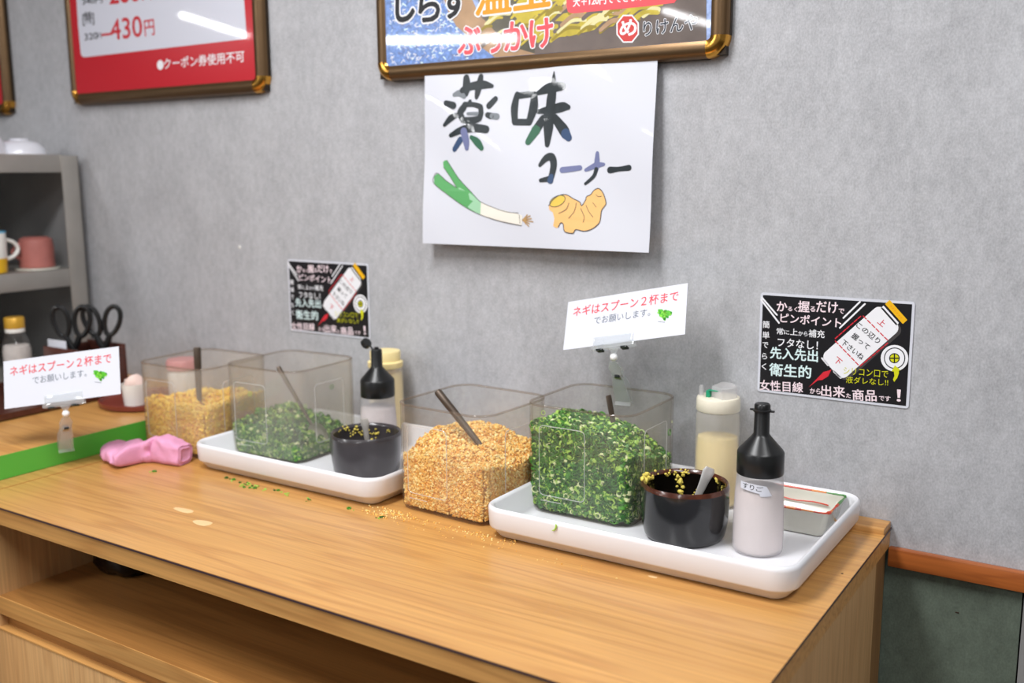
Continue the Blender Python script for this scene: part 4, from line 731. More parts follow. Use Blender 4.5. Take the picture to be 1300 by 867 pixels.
POSTERM = [
 ('p',[(-0.29112,0.14526),(-0.17143,0.13331),(-0.16106,0.09341),(-0.14471,0.07254),(-0.10669,0.04373),(-0.06933,0.02188),(-0.06962,-0.00376),(-0.29603,0.00923)],'seablue',1),
 ('p',[(-0.17565,0.13373),(-0.16101,0.09557),(-0.14471,0.07254),(-0.10669,0.04373),(-0.06805,0.01753),(0.03327,0.01099),(0.03326,0.0561),(-0.08999,0.07873),(-0.10588,0.0971),(-0.12166,0.12834)],'tan',2),
 ('p',[(-0.10542,0.12671),(-0.09529,0.08342),(-0.06893,0.05795),(-0.04288,0.0349),(0.03327,0.01099),(0.03325,0.11286)],'darkolive',3),
 ('p',[(-0.03731,0.08261),(-0.0166,0.11784),(0.08144,0.10805),(0.08164,0.07223),(0.05771,0.05414),(0.00837,0.04985),(-0.01689,0.06427)],'noodle',5),
 ('t','し',(-0.26942,0.08983),(-0.23074,0.08839),0.05583,'ink',0.03,11,'white',0.07),
 ('t','ら',(-0.22084,0.08579),(-0.17879,0.08404),0.05055,'ink',0.03,11,'white',0.07),
 ('t','す',(-0.17476,0.08632),(-0.11826,0.08711),0.05025,'ink',0.03,11,'white',0.07),
 ('t','温',(-0.1074,0.08617),(-0.03935,0.08695),0.05328,'orange',0.03,11,'white',0.07),
 ('t','玉',(-0.03341,0.08746),(0.0308,0.08885),0.05209,'orange',0.03,11,'white',0.07),
 ('t','ぶ',(-0.1414,0.02772),(-0.09741,0.02911),0.04153,'coral',0.028,11,'white',0.06),
 ('t','っ',(-0.08531,0.02657),(-0.05815,0.02751),0.02694,'coral',0.028,11,'white',0.06),
 ('t','か',(-0.0521,0.02815),(-0.00942,0.02836),0.04224,'coral',0.028,11,'white',0.06),
 ('t','け',(-0.00382,0.02755),(0.03697,0.02923),0.04183,'coral',0.028,11,'white',0.06),
 ('p',[(0.00342,0.00912),(0.00354,0.04592),(0.04501,0.0449),(0.09512,0.05357),(0.14807,0.06559),(0.28219,0.08864),(0.28424,0.01486),(0.14394,0.01675)],'dusk',4),
 ('p',[(0.00376,0.11652),(0.23438,0.09343),(0.21706,0.07148),(0.15748,0.0668),(0.13877,0.05003),(0.10254,0.04673),(0.06531,0.04123),(0.03475,0.04675),(0.00358,0.06099)],'noodle',6),
 ('s',[(0.1287,0.06121,0.00112),(0.13629,0.06678,0.00178),(0.1439,0.06645,0.00111)],'noodlelight',7),
 ('s',[(0.05683,0.0845,0.00116),(0.07142,0.09335,0.00183),(0.08588,0.09395,0.00114)],'noodledark',7),
 ('s',[(0.04324,0.08301,0.00116),(0.05117,0.08857,0.00186),(0.05905,0.08814,0.00116)],'noodlelight',7),
 ('s',[(0.03156,0.07596,0.00118),(0.04276,0.08314,0.00187),(0.05387,0.08322,0.00116)],'noodlelight',7),
 ('s',[(0.11727,0.07456,0.00112),(0.12755,0.08144,0.00178),(0.13782,0.0815,0.00111)],'noodledark',7),
 ('s',[(0.07425,0.0617,0.00115),(0.08921,0.07093,0.00182),(0.10405,0.07174,0.00113)],'noodledark',7),
 ('s',[(0.06962,0.07993,0.00115),(0.08037,0.08693,0.00183),(0.09106,0.08698,0.00114)],'noodlelight',7),
 ('s',[(0.03233,0.08401,0.00117),(0.04206,0.09044,0.00187),(0.05172,0.09026,0.00116)],'noodlelight',7),
 ('s',[(0.05239,0.08548,0.00116),(0.06441,0.09305,0.00184),(0.07635,0.09325,0.00114)],'noodlelight',7),
 ('s',[(0.09503,0.08444,0.00113),(0.10989,0.09353,0.00179),(0.12466,0.09424,0.00112)],'noodledark',7),
 ('s',[(0.10239,0.06202,0.00113),(0.1161,0.07069,0.0018),(0.12974,0.07134,0.00111)],'noodlelight',7),
 ('s',[(0.056,0.05886,0.00116),(0.07198,0.06857,0.00184),(0.08779,0.06953,0.00114)],'noodlelight',7),
 ('s',[(0.12839,0.07806,0.00112),(0.1416,0.08643,0.00177),(0.15476,0.08696,0.0011)],'noodlelight',7),
 ('s',[(0.07764,0.07465,0.00114),(0.093,0.084,0.00182),(0.10823,0.08481,0.00113)],'noodlelight',7),
 ('s',[(0.07587,0.06503,0.00115),(0.089,0.07332,0.00182),(0.10205,0.07382,0.00113)],'noodledark',7),
 ('s',[(0.12191,0.0761,0.00112),(0.13378,0.08379,0.00177),(0.14561,0.0841,0.0011)],'noodlelight',7),
 ('p',[(0.05955,0.10676),(0.06012,0.08582),(0.06216,0.07767),(0.06644,0.07478),(0.0727,0.07382),(0.18984,0.07297),(0.23483,0.07379),(0.24769,0.0882)],'coral',8),
 ('t','大＋120円でできます',(0.07141,0.08312),(0.18969,0.08157),0.01281,'white',0.02,9,None,0.05),
 ('p',[(0.18078,0.03511),(0.17047,0.02435),(0.15535,0.02531),(0.14432,0.03757),(0.14398,0.05389),(0.1545,0.06457),(0.16956,0.0634),(0.18039,0.05123)],'white',8),
 ('p',[(0.1786,0.03607),(0.16952,0.02637),(0.15622,0.02722),(0.14652,0.03823),(0.14621,0.05291),(0.15545,0.06254),(0.16871,0.06153),(0.17825,0.05058)],'logored',9),
 ('t','め',(0.15037,0.03478),(0.17663,0.03522),0.02167,'white',0.03,10,None,0.05),
 ('t','りけんや',(0.18826,0.0319),(0.27119,0.03539),0.02022,'slate',0.012,10,'white',0.045),
]

# ================================================================== THE SETTING
fl = M().box(-8, 4, -9, 0.1, -0.1, 0).build('floor', 'floor_tile', smooth=0); tag(fl, kind='structure')
wb = M().box(-8, 4, 0, 0.12, 0.820, 2.62).build('wall_back', 'wallpaper', smooth=0); tag(wb, kind='structure')
M().box(-8, -0.02, 0.003, 0.12, 0, 0.820).build('lower_wall', 'green_board', wb, smooth=0)
M().box(-0.02, 0.1655, 0.003, 0.12, 0.0, 0.820).build('wall_board', 'green_board', wb, smooth=0)
M().box(0.1675, 1.4, 0.003, 0.12, 0.0, 0.820).build('wall_board', 'rack_back', wb, smooth=0)
M().box(1.4, 4, 0.003, 0.12, 0.0, 0.820).build('wall_board', 'green_board', wb, smooth=0)
M().lathe([(0.0035, 0), (0.0025, 0.0006), (0.001, 0.0008)], 12).build('paint_chip', 'mug_white', wb, (-1.2625, -0.0002, 1.1865), (PI/2, 0, 0))
M().box(0.088, 0.0925, 0.0022, 0.0032, 0.7455, 0.7465).build('dent', 'knot', wb)
tr = M().box(0.0008, 4, -0.013, -0.0005, 0.797, 0.8235, 0.002).build('trim_1', W_RAIL); tag(tr, kind='structure')
wl = M().box(-8.12, -8, -9, 0.1, 0, 2.62).build('wall_left', 'wallpaper', smooth=0); tag(wl, kind='structure')
wr = M().box(4, 4.12, -9, 0.1, 0, 2.62).build('wall_right', 'ceiling_paint', smooth=0); tag(wr, kind='structure')
ce = M().box(-8, 4, -9, 0.1, CEIL, CEIL + 0.1).build('ceiling', 'ceiling_paint', smooth=0); tag(ce, kind='structure')
where = ['over the middle of the counter', 'over the right end of the counter', 'far left, nearer the wall', 'far left, turned crosswise', 'left, far behind the camera', 'added behind and left of the camera to brighten the left side', 'behind the camera at the right', 'farthest behind the camera']
for (x, y, rz, pw), wh in zip(LAMPS, where):
    t = tag(empty('ceiling_light', (x, y, CEIL), (0, 0, rz)), 'white fluorescent ceiling light ' + wh, 'light', 'ceiling lights')
    M().box(-0.07, 0.07, -0.64, 0.64, -0.05, -0.0005, 0.004).build('housing', 'white_plastic', t)
    for s in (-1, 1): M().box(-0.03, 0.03, s*0.62 - 0.012, s*0.62 + 0.012, -0.075, -0.05, 0.003).build('socket', 'white_plastic', t)

# ================================================================== THE COUNTER (open shelf cabinet)
cab = tag(empty('counter_cabinet', (-0.6, -0.3, 0)), 'long light oak laminate counter cabinet with open shelf under the worktop', 'counter')
inv = Matrix.Translation((0.6, 0.3, 0))
def cpart(m, name, mat, **k):
    m.xf(inv); return m.build(name, mat, cab, **k)
XL = -1.245
cpart(M().box(XL, 0.0, -0.606, -0.0015, 0.8215, 0.8485), 'worktop', W_EDGE, smooth=0)
cpart(M().box(XL, 0.0012, -0.6072, -0.040, 0.8480, 0.8500), 'top_laminate', W_TOP, smooth=0)
cpart(M().box(XL, 0.0016, -0.6078, -0.6066, 0.8468, 0.8492), 'edge_line', 'laminate_edge', smooth=0)
cpart(M().box(0.0006, 0.0016, -0.6078, -0.0015, 0.8468, 0.8492), 'edge_line', 'laminate_edge', smooth=0)
cpart(M().box(XL, 0.0, -0.040, -0.0015, 0.8482, 0.8580, 0.0012), 'back_strip', W_EDGE)
cpart(M().box(-0.022, 0.0, -0.600, -0.075, 0.0, 0.8215), 'side_panel', W_SIDE, smooth=0)
cpart(M().box(-0.024, -0.004, -0.075, -0.0045, 0.0, 0.8215), 'side_back_strip', W_DARKER, smooth=0)  # darker wood strip next to the wall, set back slightly
cpart(M().box(-1.19, -1.16, -0.602, -0.0045, 0.0, 0.8215), 'side_panel', W_SIDE, smooth=0)
cpart(M().box(-1.16, -0.022, -0.600, -0.02, 0.672, 0.700), 'shelf_board', W_SHELF, smooth=0)
cpart(M().box(-1.16, -0.022, -0.6015, -0.600, 0.672, 0.7005), 'shelf_lipping', W_EDGE, smooth=0)
cpart(M().box(-1.16, -0.022, -0.020, -0.0045, 0.0, 0.8215), 'back_panel', W_DARK, smooth=0)  # dark brown colour adds to the shade inside the open shelf
cpart(M().box(-1.16, -0.022, -0.590, -0.570, 0.60, 0.672), 'rail', W_SHELF, smooth=0)
cpart(M().box(-1.16, -0.022, -0.58, -0.03, 0.0, 0.10), 'plinth', W_DARKER, smooth=0)
for i in range(3):
    x0 = -1.188 + i*0.389
    d = cpart(M().box(x0 + 0.001, x0 + 0.387, -0.604, -0.586, 0.10, 0.648, 0.001), 'door', W_SIDE)
    M().box(x0 + 0.001, x0 + 0.387, -0.605, -0.5845, 0.6482, 0.6505).xf(inv).build('top_edge', W_EDGE, d, smooth=0)
# laminate seam and marks on the worktop
cpart(M().box(-1.2035, -1.2015, -0.606, -0.04, 0.8499, 0.8502), 'seam', W_RAIL, smooth=0)
for cx, cy, a, b in ((-0.811, -0.493, 0.017, 0.009), (-0.876, -0.472, 0.020, 0.007), (-0.20, -0.33, 0.006, 0.003)):
    st = M().lathe([(1, 0.85005), (0.75, 0.8504)], 18, 0, 0)
    st.v = [(cx + v[0]*a*(1+0.2*math.sin(5*v[0])), cy + v[1]*b, v[2]) for v in st.v]
    cpart(st, 'water_mark', 'stain')
cpart(M().lathe([(0.0016, 0.85), (0.001, 0.8506)], 8, -0.012, -0.20), 'nail_mark', 'knot')

# the neighbouring raised counter with its green sheet
sd = tag(empty('side_counter', (-1.9, -0.35, 0)), 'wooden side counter at the left, slightly higher than the main counter', 'counter')
inv2 = Matrix.Translation((1.9, 0.35, 0))
M().box(-2.6, -1.2475, -0.80, -0.002, 0.852, 0.889, 0.001).xf(inv2).build('worktop', W_TOP, sd)
M().box(-2.6, -1.2475, -0.78, -0.0045, 0.0, 0.852).xf(inv2).build('body', W_SIDE, sd, smooth=0)
gs = tag(M().box(-1.2470, -1.2462, -0.80, -0.2575, 0.8502, 0.8892).build('green_sheet', 'green_sheet', smooth=0),
         'bright green plastic strip along the edge of the left side counter', 'sheet')

# ================================================================== FRAMED POSTERS
def framed(name, x0, x1, z0, z1, label, bg, ops, cxz):
    t = tag(empty('framed_poster', ((x0+x1)/2, 0, z0)), label, 'poster', 'framed posters on the wall')
    w = (x1 - x0)/2; h = z1 - z0; F = 0.024
    def bar(p0, p1, inward):
        # rounded aluminium profile swept between two mitred corners
        prof = [(0.0, -0.001), (0.0, -0.010), (0.003, -0.0165), (0.008, -0.0205), (0.015, -0.0215), (0.021, -0.0200), (F, -0.0185), (F, -0.012), (0.004, -0.004)]
        d = Vector(p1) - Vector(p0); d.normalize(); iv = Vector(inward)
        m = M(); cr = 0.030
        m.loft([[Vector(p0) + d*cr + iv*a + Vector((0, b, 0)) for a, b in prof], [Vector(p1) - d*cr + iv*a + Vector((0, b, 0)) for a, b in prof]])
        # dark groove along the profile
        m.build('frame_bar', 'bronze', t)
        g = M(); g.loft([[Vector(p0) + d*cr + iv*a + Vector((0, b, 0)) for a, b in ((-0.0008, -0.002), (-0.0008, -0.0085), (0.0006, -0.0085), (0.0006, -0.002))],
                         [Vector(p1) - d*cr + iv*a + Vector((0, b, 0)) for a, b in ((-0.0008, -0.002), (-0.0008, -0.0085), (0.0006, -0.0085), (0.0006, -0.002))]])
        g.build('side_strip', 'bronze_dark', t)
    bar((-w, 0, 0), (w, 0, 0), (0, 0, 1)); bar((-w, 0, h), (w, 0, h), (0, 0, -1))
    bar((-w, 0, 0), (-w, 0, h), (1, 0, 0)); bar((w, 0, 0), (w, 0, h), (-1, 0, 0))
    for sx in (-1, 1):
        for sz, zz in ((1, 0), (-1, h)):
            prof = [(0.0, -0.001), (0.0, -0.0105), (0.003, -0.0172), (0.008, -0.0213), (0.015, -0.0223), (0.0215, -0.0205), (0.0245, -0.0185), (0.0245, -0.012)]
            R = 0.0305; rings = []
            for i in range(9):
                a = PI/2*i/8
                rings.append([(sx*(w - R + (R-p)*math.cos(a)) , q, zz + sz*(R - (R-p)*math.sin(a))) for p, q in prof])
            m = M(); m.loft(rings)
            m.build('corner_piece', 'gold', t)
    M().box(-w + 0.004, w - 0.004, -0.012, -0.001, 0.004, h - 0.004).build('backing', 'bronze_dark', t, smooth=0)
    M().box(-w + 0.022, w - 0.022, -0.0178, -0.012, 0.022, h - 0.022).build('print', bg, t, smooth=0)
    if ops:
        o2 = []
        off = (cxz[0] - (x0+x1)/2, cxz[1] - z0)
        lim = w - 0.0245; lo = 0.0245
        def clip_poly(P):
            for ax, val, sg in ((0, -lim, 1), (0, lim, -1), (1, lo, 1), (1, h - 0.0245, -1)):
                Q = []
                for k in range(len(P)):
                    a, b = P[k-1], P[k]; ia = (a[ax]-val)*sg >= 0; ib = (b[ax]-val)*sg >= 0
                    if ia != ib:
                        t_ = (val-a[ax])/(b[ax]-a[ax]); Q.append((a[0]+(b[0]-a[0])*t_, a[1]+(b[1]-a[1])*t_))
                    if ib: Q.append(b)
                P = Q
            return P
        for o in ops:
            if o[0] == 't': o2.append(('t', o[1], (o[2][0]+off[0], o[2][1]+off[1]), (o[3][0]+off[0], o[3][1]+off[1])) + tuple(o[4:]))
            elif o[0] == 'p':
                P = clip_poly([(p[0]+off[0], p[1]+off[1]) for p in o[1]])
                if len(P) > 2: o2.append(('p', P) + tuple(o[2:]))
            else: o2.append((o[0], [(p[0]+off[0], max(p[1]+off[1], lo+p[2]), p[2]) for p in o[1]]) + tuple(o[2:]))
        print_part(o2, 'artwork', t, y0=-0.0179)
    return t
framed('l', -1.756, -1.151, 1.480, 2.33, 'bronze framed poster in red and white with prices, upper left', 'poster_red', POSTERL, (-1.4645, 1.49))
rs = random.Random(31)
SEA = []
for i in range(420):
    x = rs.uniform(-0.285, -0.12); z = rs.uniform(0.02, 0.16); a = rs.gauss(-0.3, 0.8); l = rs.uniform(0.003, 0.008); w = rs.uniform(0.0006, 0.0013)
    SEA.append(('s', [(x, z, w), (x + l*math.cos(a), z + l*math.sin(a), w*0.7)], rs.choice(['paperwhite', 'paperwhite', 'brushviolet', 'icewhite']), 1.2 + 0.0015*i))
for i in range(150):
    x = rs.uniform(-0.10, 0.20); z = 0.055 + 0.22*max(x - 0.02, -0.06)*0.35 + rs.uniform(-0.02, 0.075); l = rs.uniform(0.02, 0.05); w = rs.uniform(0.0015, 0.0035)
    if x + l > 0.23: continue
    SEA.append(('s', [(x, z, w), (x + l*0.5, z + l*0.30, w*1.2), (x + l, z + l*0.28, w)], rs.choice(['noodle', 'noodlelight', 'noodledark', 'noodle', 'tan', 'dusk']), 6.2 + 0.004*i))
POSTERM = [o for o in POSTERM if o[-1] != 7] + SEA
framed('m', -0.8795, -0.248, 1.485, 2.335, 'bronze framed food poster with blue and yellow picture above the hand-painted sign', 'poster_blue', POSTERM, (-0.5625, 1.49))
framed('s', -2.60, -1.995, 1.470, 2.32, 'bronze framed poster cut off by the left edge of the picture', 'poster_red', None, (0, 0))

# ================================================================== HAND PAINTED SIGN
sg = tag(empty('laminated_sign', (-0.56425, -0.0235, 1.36), (-0.06066 + 0.0, 0, 0)), 'large white laminated sign with brush lettering, leek and ginger drawing', 'sign')
m = M(); NX, NZ = 24, 16; hw, hh = 0.2105, 0.148
def wav(x, z): return 0.0011*math.sin(9*x/0.4 + 2*z/0.1) + 0.0007*math.sin(23*x + 31*z) + 0.002*max(0, (-z-0.08)/0.07)*math.cos(x*9+1)
m.add([(hw*(2*i/NX-1), wav(hw*(2*i/NX-1), hh*(2*j/NZ-1)), hh*(2*j/NZ-1)) for j in range(NZ+1) for i in range(NX+1)],
      [(j*(NX+1)+i, j*(NX+1)+i+1, (j+1)*(NX+1)+i+1, (j+1)*(NX+1)+i) for j in range(NZ) for i in range(NX)])
# give the sheet its thickness
nv = len(m.v); m.v += [(x, y+0.0006, z) for x, y, z in m.v]
m.f += [[i+nv for i in reversed(f)] for f in list(m.f)]; m.mi += [0]*(len(m.f)-len(m.mi))
m.build('sheet', 'paper', sg, smooth=60)
pp = print_part(SIGN, 'painting', sg)
for v in pp.data.vertices:
    v.co.y += wav(v.co.x, v.co.z) - 0.0004

# ================================================================== SMALL NOTICES
def notice(loc, label):
    t = tag(empty('notice', loc), label, 'sign', 'black notices stuck on the wall')
    m = M(); m.loft([rrect(0.1037, 0.0716, 0.004, 0.0), rrect(0.1037, 0.0716, 0.004, 0.0009)])
    m.v = [(x, -z, y) for x, y, z in m.v]; m.f = [list(reversed(f)) for f in m.f]; m.build('laminate', 'paper', t)
    m = M(); m.box(-0.1002, 0.1002, -0.00105, -0.0009, -0.0682, 0.0682).build('black_panel', 'print_ink', t, smooth=0)
    print_part(STICKER, 'lettering', t, y0=-0.00106)
    return t
n1 = notice((-0.0900, -0.0006, 1.0883), 'black and white notice at the right, stuck on the wall above the sesame bottle')
n2 = copy_tree(n1); n2.location = (-1.0275, -0.0006, 1.0985); n2.scale = (0.985, 1, 0.97)
n2['label'] = 'blurred black notice at the left, on the wall above the spring onion tub'

# ================================================================== CARD HOLDERS
def card_frame(c, yaw, roll, tilt):
    X_ = Vector((math.cos(yaw), math.sin(yaw), 0)); Y_ = Vector((-math.sin(yaw), math.cos(yaw), 0)); Z_ = Vector((0, 0, 1))
    Vt = Z_*math.cos(tilt) + Y_*math.sin(tilt)
    U = X_*math.cos(roll) + Vt*math.sin(roll); V = -X_*math.sin(roll) + Vt*math.cos(roll); N = V.cross(U)*-1
    mt = Matrix((U, U.cross(V)*-1, V)).transposed().to_4x4(); mt.translation = Vector(c)
    return mt
def card(mt, label):
    e = empty('price_card', (0, 0, 0)); e.matrix_world = mt; tag(e, label, 'sign', 'white onion spoon cards')
    M().box(-0.0965, 0.0965, 0.0, 0.0007, -0.0400, 0.0390).build('sheet', 'paper', e, smooth=0)
    print_part(CARD, 'lettering', e, y0=-0.0001)
    return e
def clip(mt, along, grip, label, facing):
    """clear swivel clip: bar under the card, white ball, body, spring, jaws reaching the grip point"""
    t = tag(empty('sign_clip', grip), label, 'clip', 'clear plastic sign clips')
    g = Vector(grip)
    def P(u, y, v): return mt @ Vector((u, y, v)) - g
    b0 = along
    def lbox(u0, u1, y0, y1, v0, v1, name, mat):
        m = M().box(u0, u1, y0, y1, v0, v1, 0.0006); m.v = [tuple(mt @ Vector(v) - g) for v in m.v]; return m.build(name, mat, t)
    lbox(b0-0.033, b0+0.030, -0.0030, -0.0012, -0.0405, -0.027, 'front_plate', 'clip_clear')
    lbox(b0-0.033, b0+0.030, 0.0012, 0.0030, -0.0440, -0.030, 'back_plate', 'clip_clear')
    lbox(b0-0.036, b0+0.033, -0.0040, 0.0040, -0.0475, -0.0410, 'clip_bar', 'clip_clear')
    for s in (-0.022, 0.017): lbox(b0+s-0.005, b0+s+0.005, -0.0046, 0.0046, -0.0500, -0.0470, 'rivet', 'clip_black')
    top = P(b0, 0, -0.0475); ball = P(b0, 0, -0.0475) + Vector((0, 0, -0.013))
    M().tube([top, top*0.5 + ball*0.5, ball], [0.008, 0.004, 0.003], 10).build('neck', 'clip_clear', t)
    M().ball(ball, 0.0058).build('ball_joint', 'white_ball', t)
    bt = ball + Vector((0, 0, -0.006)); lowp = Vector((0, 0, 0.0))
    f = Vector(facing).normalized(); s_ = f.cross(Vector((0, 0, 1)))
    def slab(pts, w, th, name, mat):
        m = M(); rings = []
        for p, ww in zip(pts, w):
            p = Vector(p); rings.append([p + s_*ww + f*th, p - s_*ww + f*th, p - s_*ww - f*th, p + s_*ww - f*th])
        m.loft(rings); return m.build(name, mat, t)
    mid = bt*0.55 + lowp*0.45
    slab([bt, bt*0.8 + lowp*0.2 + f*0.001, mid], [0.005, 0.0095, 0.0085], 0.0035, 'clip_body', 'clip_clear')
    slab([mid + f*0.004, mid*0.5 + f*0.0095, lowp + f*0.004 + Vector((0, 0, -0.012)), lowp + f*0.008 + Vector((0, 0, -0.017))], [0.0085, 0.010, 0.012, 0.0125], 0.0011, 'jaw', 'clip_clear')
    slab([mid - f*0.004, mid*0.5 - f*0.0095, lowp - f*0.004 + Vector((0, 0, -0.012)), lowp - f*0.008 + Vector((0, 0, -0.017))], [0.0085, 0.010, 0.012, 0.0125], 0.0011, 'jaw', 'clip_clear')
    M().tube([mid*1.0 + s_*0.005, mid*1.0 - s_*0.005], 0.0052, 10).build('spring', 'steel', t)
    M().tube([mid + f*0.0058 + s_*0.0035 + Vector((0,0,0.001)), mid + f*0.0058 - s_*0.0035+ Vector((0,0,0.001))], 0.0024, 8).build('pin', 'clip_black', t)
    return t
mtR = card_frame((-0.3634, -0.092, 1.1234), -0.0844, 0.2339, 0.5393)
card(mtR, 'white card in red and grey lettering held above the right-hand spring onion tub')
mtL = card_frame((-1.2066, -0.4385, 1.0055), 0.52, 0.135, 0.355)
card(mtL, 'white card in red and grey lettering at the left edge, above the green strip')
CLIPS = dict(R=(-0.012, (-0.3800, -0.0545, 1.0020)), L=(0.004, (-1.2400, -0.4215, 0.8895)))
clip(mtR, CLIPS['R'][0], CLIPS['R'][1], 'clear plastic clip on the back rim of the right-hand onion tub', (0.1, -1, 0))
clip(mtL, CLIPS['L'][0], CLIPS['L'][1], 'clear plastic clip standing on the green edged side counter', (1, -0.35, 0))

# ================================================================== TRAYS
def tray(cx, cy, a, b, h, label):
    t = empty('tray', (cx, cy, CT + 0.0004)); tag(t, label, 'tray', 'white plastic trays')
    r = 0.032; I = 0.015
    m = M()
    sec = [(I+0.006, 0.0), (I+0.003, 0.0010), (I, 0.003), (0.0055, 0.0140), (0.0030, 0.0152), (0.0018, 0.0175), (0.0005, h-0.006), (0.001, h-0.002), (0.0035, h), (0.0065, h-0.001), (0.0085, h-0.004), (0.0125, 0.012), (0.0165, 0.0065), (0.024, 0.0048)]
    m.loft([rrect(a-d, b-d, max(r-d, 0.008), z, 8) for d, z in sec])
    m.build('body', 'white_plastic', t, smooth=50)
    return t
tray(-0.241, -0.178, 0.211, 0.158, 0.045, 'white plastic tray at the right end of the counter')
tray(-0.8395, -0.184, 0.2005, 0.146, 0.045, 'white plastic tray in the middle left of the counter')

# ================================================================== TUBS
def tub(cx, cy, z0, yaw, label, pl='tub_plastic', a=0.084, b=0.082, h=0.157):
    t = tag(empty('food_tub', (cx, cy, z0), (0, 0, yaw)), label, 'tub', 'clear square food tubs')
    th = 0.0022; r = 0.030
    m = M()
    sec = [(0.008, 0.0), (0.0035, 0.0012), (0.0012, 0.006), (0.0, 0.02), (0.0, h-0.003), (th, h-0.003), (th, 0.02), (th+0.001, 0.008), (th+0.005, 0.004), (0.014, 0.0032)]
    m.loft([rrect(a-d, b-d, r-d*0.7, z, 8) for d, z in sec])
    m.build('shell', pl, t, smooth=50)
    m = M(); sec = [(0.0, h-0.003), (-0.0006, h-0.0018), (0.0, h-0.0004), (0.0012, h), (0.0026, h-0.0006), (th+0.0003, h-0.003)]
    m.loft([rrect(a-d, b-d, r-d*0.7, z, 8) for d, z in sec + sec[:1]], False, False)
    m.build('rim', 'tub_rim', t, smooth=60)
    # moulded rounded rectangles on two faces, short bar below
    for face in (0, 1):
        def W3(u, z): return (u, -b - 0.0003, z) if face == 0 else (a + 0.0003, u, z)
        q = rrect(0.036, 0.050, 0.007, 0, 4)
        m = M(); m.tube([W3(x - 0.019*(1-face), y + 0.078) for x, y, _ in q], 0.0006, 6, closed=True)
        m.tube([W3(x, 0.020) for x in (-0.058*(1-face) + 0.005, -0.02*(1-face)+0.03*face)], 0.0006, 6)
        m.build('moulded_mark', 'tub_mark', t)
    return t
TR = CT + 0.0055
TUBS = {4: (-0.3720, -0.1400, TR, 0.0), 3: (-0.5405, -0.2210, CT + 0.0005, -0.05), 2: (-0.9690, -0.1600, TR, 0.04), 1: (-1.0930, -0.2330, CT + 0.0005, 0.04)}
TUBS[1] = (-1.1370, -0.2090, CT + 0.0005, 0.04)
tub(*TUBS[4], 'clear square tub on the right tray, nearly full of chopped spring onions')
tub(*TUBS[3], 'clear square tub on the bare counter between the trays, half full of tempura crumbs')
tub(*TUBS[2], 'clear square tub on the left tray, with few chopped spring onions', 'tub_foggy')
tub(*TUBS[1], 'clear square tub of yellow crumbs behind the pink cloth', 'tub_foggy')

